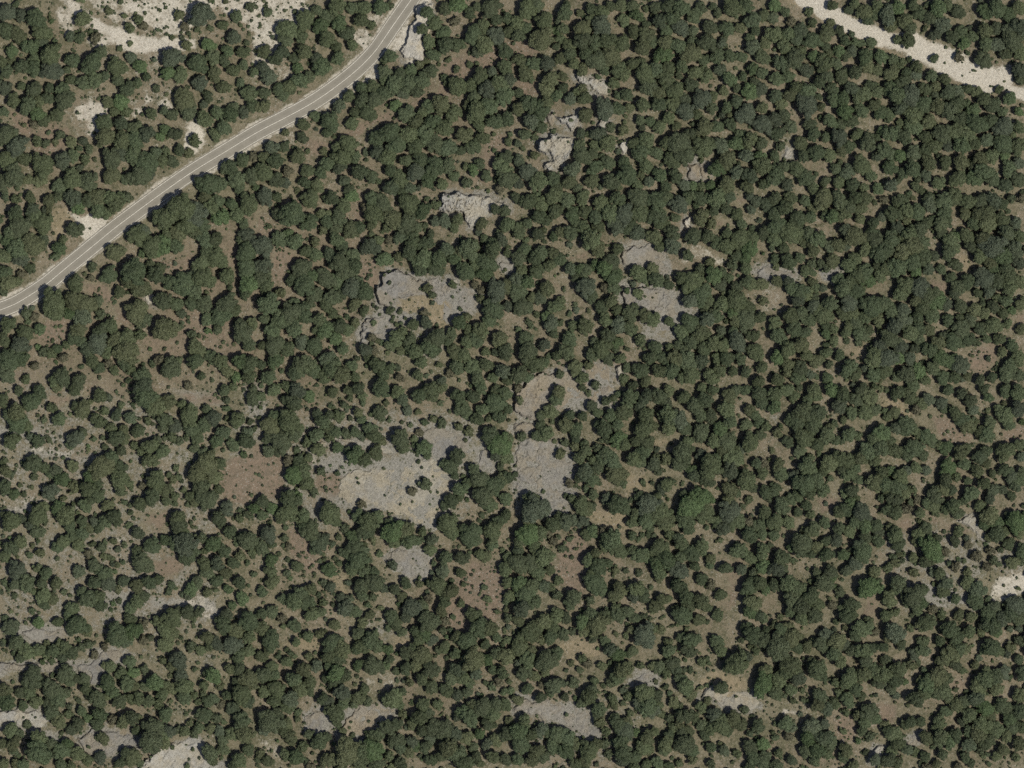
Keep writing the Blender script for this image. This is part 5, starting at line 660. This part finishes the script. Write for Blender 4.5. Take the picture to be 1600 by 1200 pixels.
write_labels()
def scatter(name, label, P, Z, scl, protos, cat=None):
    me = bpy.data.meshes.new(name); n = len(P); me.vertices.add(n)
    me.vertices.foreach_set("co", np.stack([P[:, 0], P[:, 1], Z], 1).astype(np.float32).ravel()); me.update()
    rot = np.zeros((n, 3), np.float32); rot[:, 2] = jr.uniform(0, 6.28, n)
    fattr(me, 'rot', rot, 'POINT', 'FLOAT_VECTOR'); fattr(me, 'scl', np.asarray(scl, np.float32), 'POINT', 'FLOAT_VECTOR')
    fattr(me, 'idx', jr.integers(0, len(protos), n).astype(np.int32), 'POINT', 'INT')
    o = tag(obj(name, me), label, cat, None, 'stuff')
    g = bpy.data.node_groups.new(name, 'GeometryNodeTree')
    g.interface.new_socket("Geometry", in_out='INPUT', socket_type='NodeSocketGeometry'); g.interface.new_socket("Geometry", in_out='OUTPUT', socket_type='NodeSocketGeometry')
    nd = g.nodes.new; L = g.links.new
    gi = nd('NodeGroupInput'); go = nd('NodeGroupOutput'); jo = nd('GeometryNodeJoinGeometry'); ip = nd('GeometryNodeInstanceOnPoints')
    for c_, t_ in protos:
        oi = nd('GeometryNodeObjectInfo'); oi.transform_space = 'ORIGINAL'; oi.inputs['Object'].default_value = c_
        sm = nd('GeometryNodeSetMaterial'); sm.inputs['Material'].default_value = M_WOOD; L(oi.outputs['Geometry'], sm.inputs[0])
        out = sm.outputs[0]
        if t_:
            o2 = nd('GeometryNodeObjectInfo'); o2.inputs['Object'].default_value = t_; j2 = nd('GeometryNodeJoinGeometry')
            L(out, j2.inputs[0]); L(o2.outputs['Geometry'], j2.inputs[0]); out = j2.outputs[0]
        gti = nd('GeometryNodeGeometryToInstance'); L(out, gti.inputs[0]); L(gti.outputs[0], jo.inputs[0])
    def na(nm, ty):
        q = nd('GeometryNodeInputNamedAttribute'); q.data_type = ty; q.inputs['Name'].default_value = nm; return q.outputs['Attribute']
    ip.inputs['Pick Instance'].default_value = True
    L(gi.outputs[0], ip.inputs['Points']); L(jo.outputs[0], ip.inputs['Instance']); L(na('idx', 'INT'), ip.inputs['Instance Index'])
    er = nd('FunctionNodeEulerToRotation'); L(na('rot', 'FLOAT_VECTOR'), er.inputs[0]); L(er.outputs[0], ip.inputs['Rotation'])
    L(na('scl', 'FLOAT_VECTOR'), ip.inputs['Scale']); L(ip.outputs[0], go.inputs[0])
    md = o.modifiers.new("scatter", 'NODES'); md.node_group = g
    return o
def in_patch(x, y, grow=0.0):
    m = np.zeros(len(x), bool)
    for key in ('pale', 'red', 'ochre'):
        for a_, s_ in PATCHES[key]: m |= sdist(pts(s_), x, y) > -grow
    for sh, P, o in LAND: m |= sdist(P, x, y) > -grow
    for a_, s_ in PATCHES['scree']:
        if a_ > 0.7: m |= sdist(pts(s_), x, y) > -grow
    return m
def fill_gaps(n, r0, r1, zones, gap, seed, grow=1.6):
    q = np.random.default_rng(seed); out = []
    c = q.uniform((-202, -152), (202, 152), (n, 2)); rr = q.uniform(r0, r1, n)
    z = np.zeros(n, bool)
    for s_, pr in zones: z |= (sdist(pts(s_), c[:, 0], c[:, 1])+14*(fbm(c[:, 0]/14, c[:, 1]/14, 8, 2)-0.5) > 0) & (q.uniform(0, 1, n) < pr)
    c = c[z]; rr = rr[z]
    k = (road_dist(c[:, 0], c[:, 1])[0] > 7) & ~in_patch(c[:, 0], c[:, 1], grow); c = c[k]; rr = rr[k]
    k = np.min(np.hypot(c[:, None, 0]-P_ALL[None, :, 0], c[:, None, 1]-P_ALL[None, :, 1])-P_ALL[None, :, 2], axis=1) > gap*rr; c = c[k]; rr = rr[k]
    for (x, y), r in zip(c, rr):
        if all((x-a)**2+(y-b)**2 > (0.8*(r+d))**2 for a, b, d in out): out.append((x, y, r))
    return np.array(out)
DENSE = [("560,190 700,200 860,0 1210,0 1440,130 1600,170 1600,480 1480,640 1250,700 1000,560 1130,420 1000,350 760,420 560,330", 0.9), ("0,0 80,0 130,90 260,110 250,240 0,300", 0.9), ("260,90 540,0 580,40 400,180 300,180", 0.7), ("0,300 200,300 0,450", 0.8), ("850,480 1000,560 1250,700 1200,720 900,620", 0.7)]
FILL = fill_gaps(5000, 1.5, 2.8, DENSE, 0.15, 3)
# the rest of the wood, in the frame and in a belt around it
wp = np.vstack([P_ALL[WOOD_I], FILL]); wz = np.concatenate([Z_ALL[WOOD_I], height(FILL[:, 0], FILL[:, 1])])
ring = jr.uniform((-232, -182), (232, 182), (1500, 2)); ring = ring[(np.abs(ring[:, 0]) > 202) | (np.abs(ring[:, 1]) > 152)]
ring = ring[road_dist(ring[:, 0], ring[:, 1])[0] > 7]
wp = np.vstack([wp, np.column_stack([ring, jr.uniform(2.4, 4.2, len(ring))])]); wz = np.concatenate([wz, height(ring[:, 0], ring[:, 1])])
sc = wp[:, 2:3]/3.2*0.89*jr.uniform(0.86, 1.14, (len(wp), 3)); sc[:, 2] *= jr.uniform(0.9, 1.1, len(wp))
scatter("woodland", "dense mass of smaller dark green crowns filling the hillside between the larger trees", wp, wz-0.05, sc, list(protoM.values()))
# low scrub
U_ = fill_gaps(6500, 0.55, 1.5, [("-20,-20 1620,-20 1620,1220 -20,1220", 0.36)], 0.3, 4, 0.2)
sp = np.vstack([P_ALL[SCRUB_I], U_]); sz_ = np.concatenate([Z_ALL[SCRUB_I], height(U_[:, 0], U_[:, 1])])
cand = jr.uniform((-210, -160), (210, 160), (60000, 2))
den = 0.15+0.65*sstep(0.45, 0.7, fbm(cand[:, 0]/18, cand[:, 1]/18, 61, 3)) + 0.55*((cand[:, 0] < -75) & (cand[:, 1] > 110)) + 0.25*((cand[:, 0] < -60) & (cand[:, 1] < 0))
cand = cand[jr.uniform(0, 1, len(cand)) < den*0.55]
ok = road_dist(cand[:, 0], cand[:, 1])[0] > 5.2
dm = np.min(np.hypot(cand[:, None, 0]-P_ALL[None, :, 0], cand[:, None, 1]-P_ALL[None, :, 1])-P_ALL[None, :, 2], axis=1)
ok &= dm > 0.2
bare = np.zeros(len(cand), bool)
for sh, P, o in LAND: bare |= sdist(P, cand[:, 0], cand[:, 1]) > 0
for a_, s_ in PATCHES['pale']:
    if a_ > 0.9: bare |= sdist(pts(s_), cand[:, 0], cand[:, 1]) > 0
ok &= ~(bare & (jr.uniform(0, 1, len(cand)) < 0.8))
cand = cand[ok]
cr_ = np.clip(jr.lognormal(-1.05, 0.5, len(cand)), 0.18, 1.2)
sp = np.vstack([sp, np.column_stack([cand, cr_])]); sz_ = np.concatenate([sz_, rock_top(cand[:, 0].copy(), cand[:, 1].copy())])
sc = sp[:, 2:3]/1.2*jr.uniform(0.85, 1.2, (len(sp), 3))
scatter("scrub", "low olive and brown scrub dotted over the stony ground", sp, sz_-0.05, sc, list(protoS.values()))
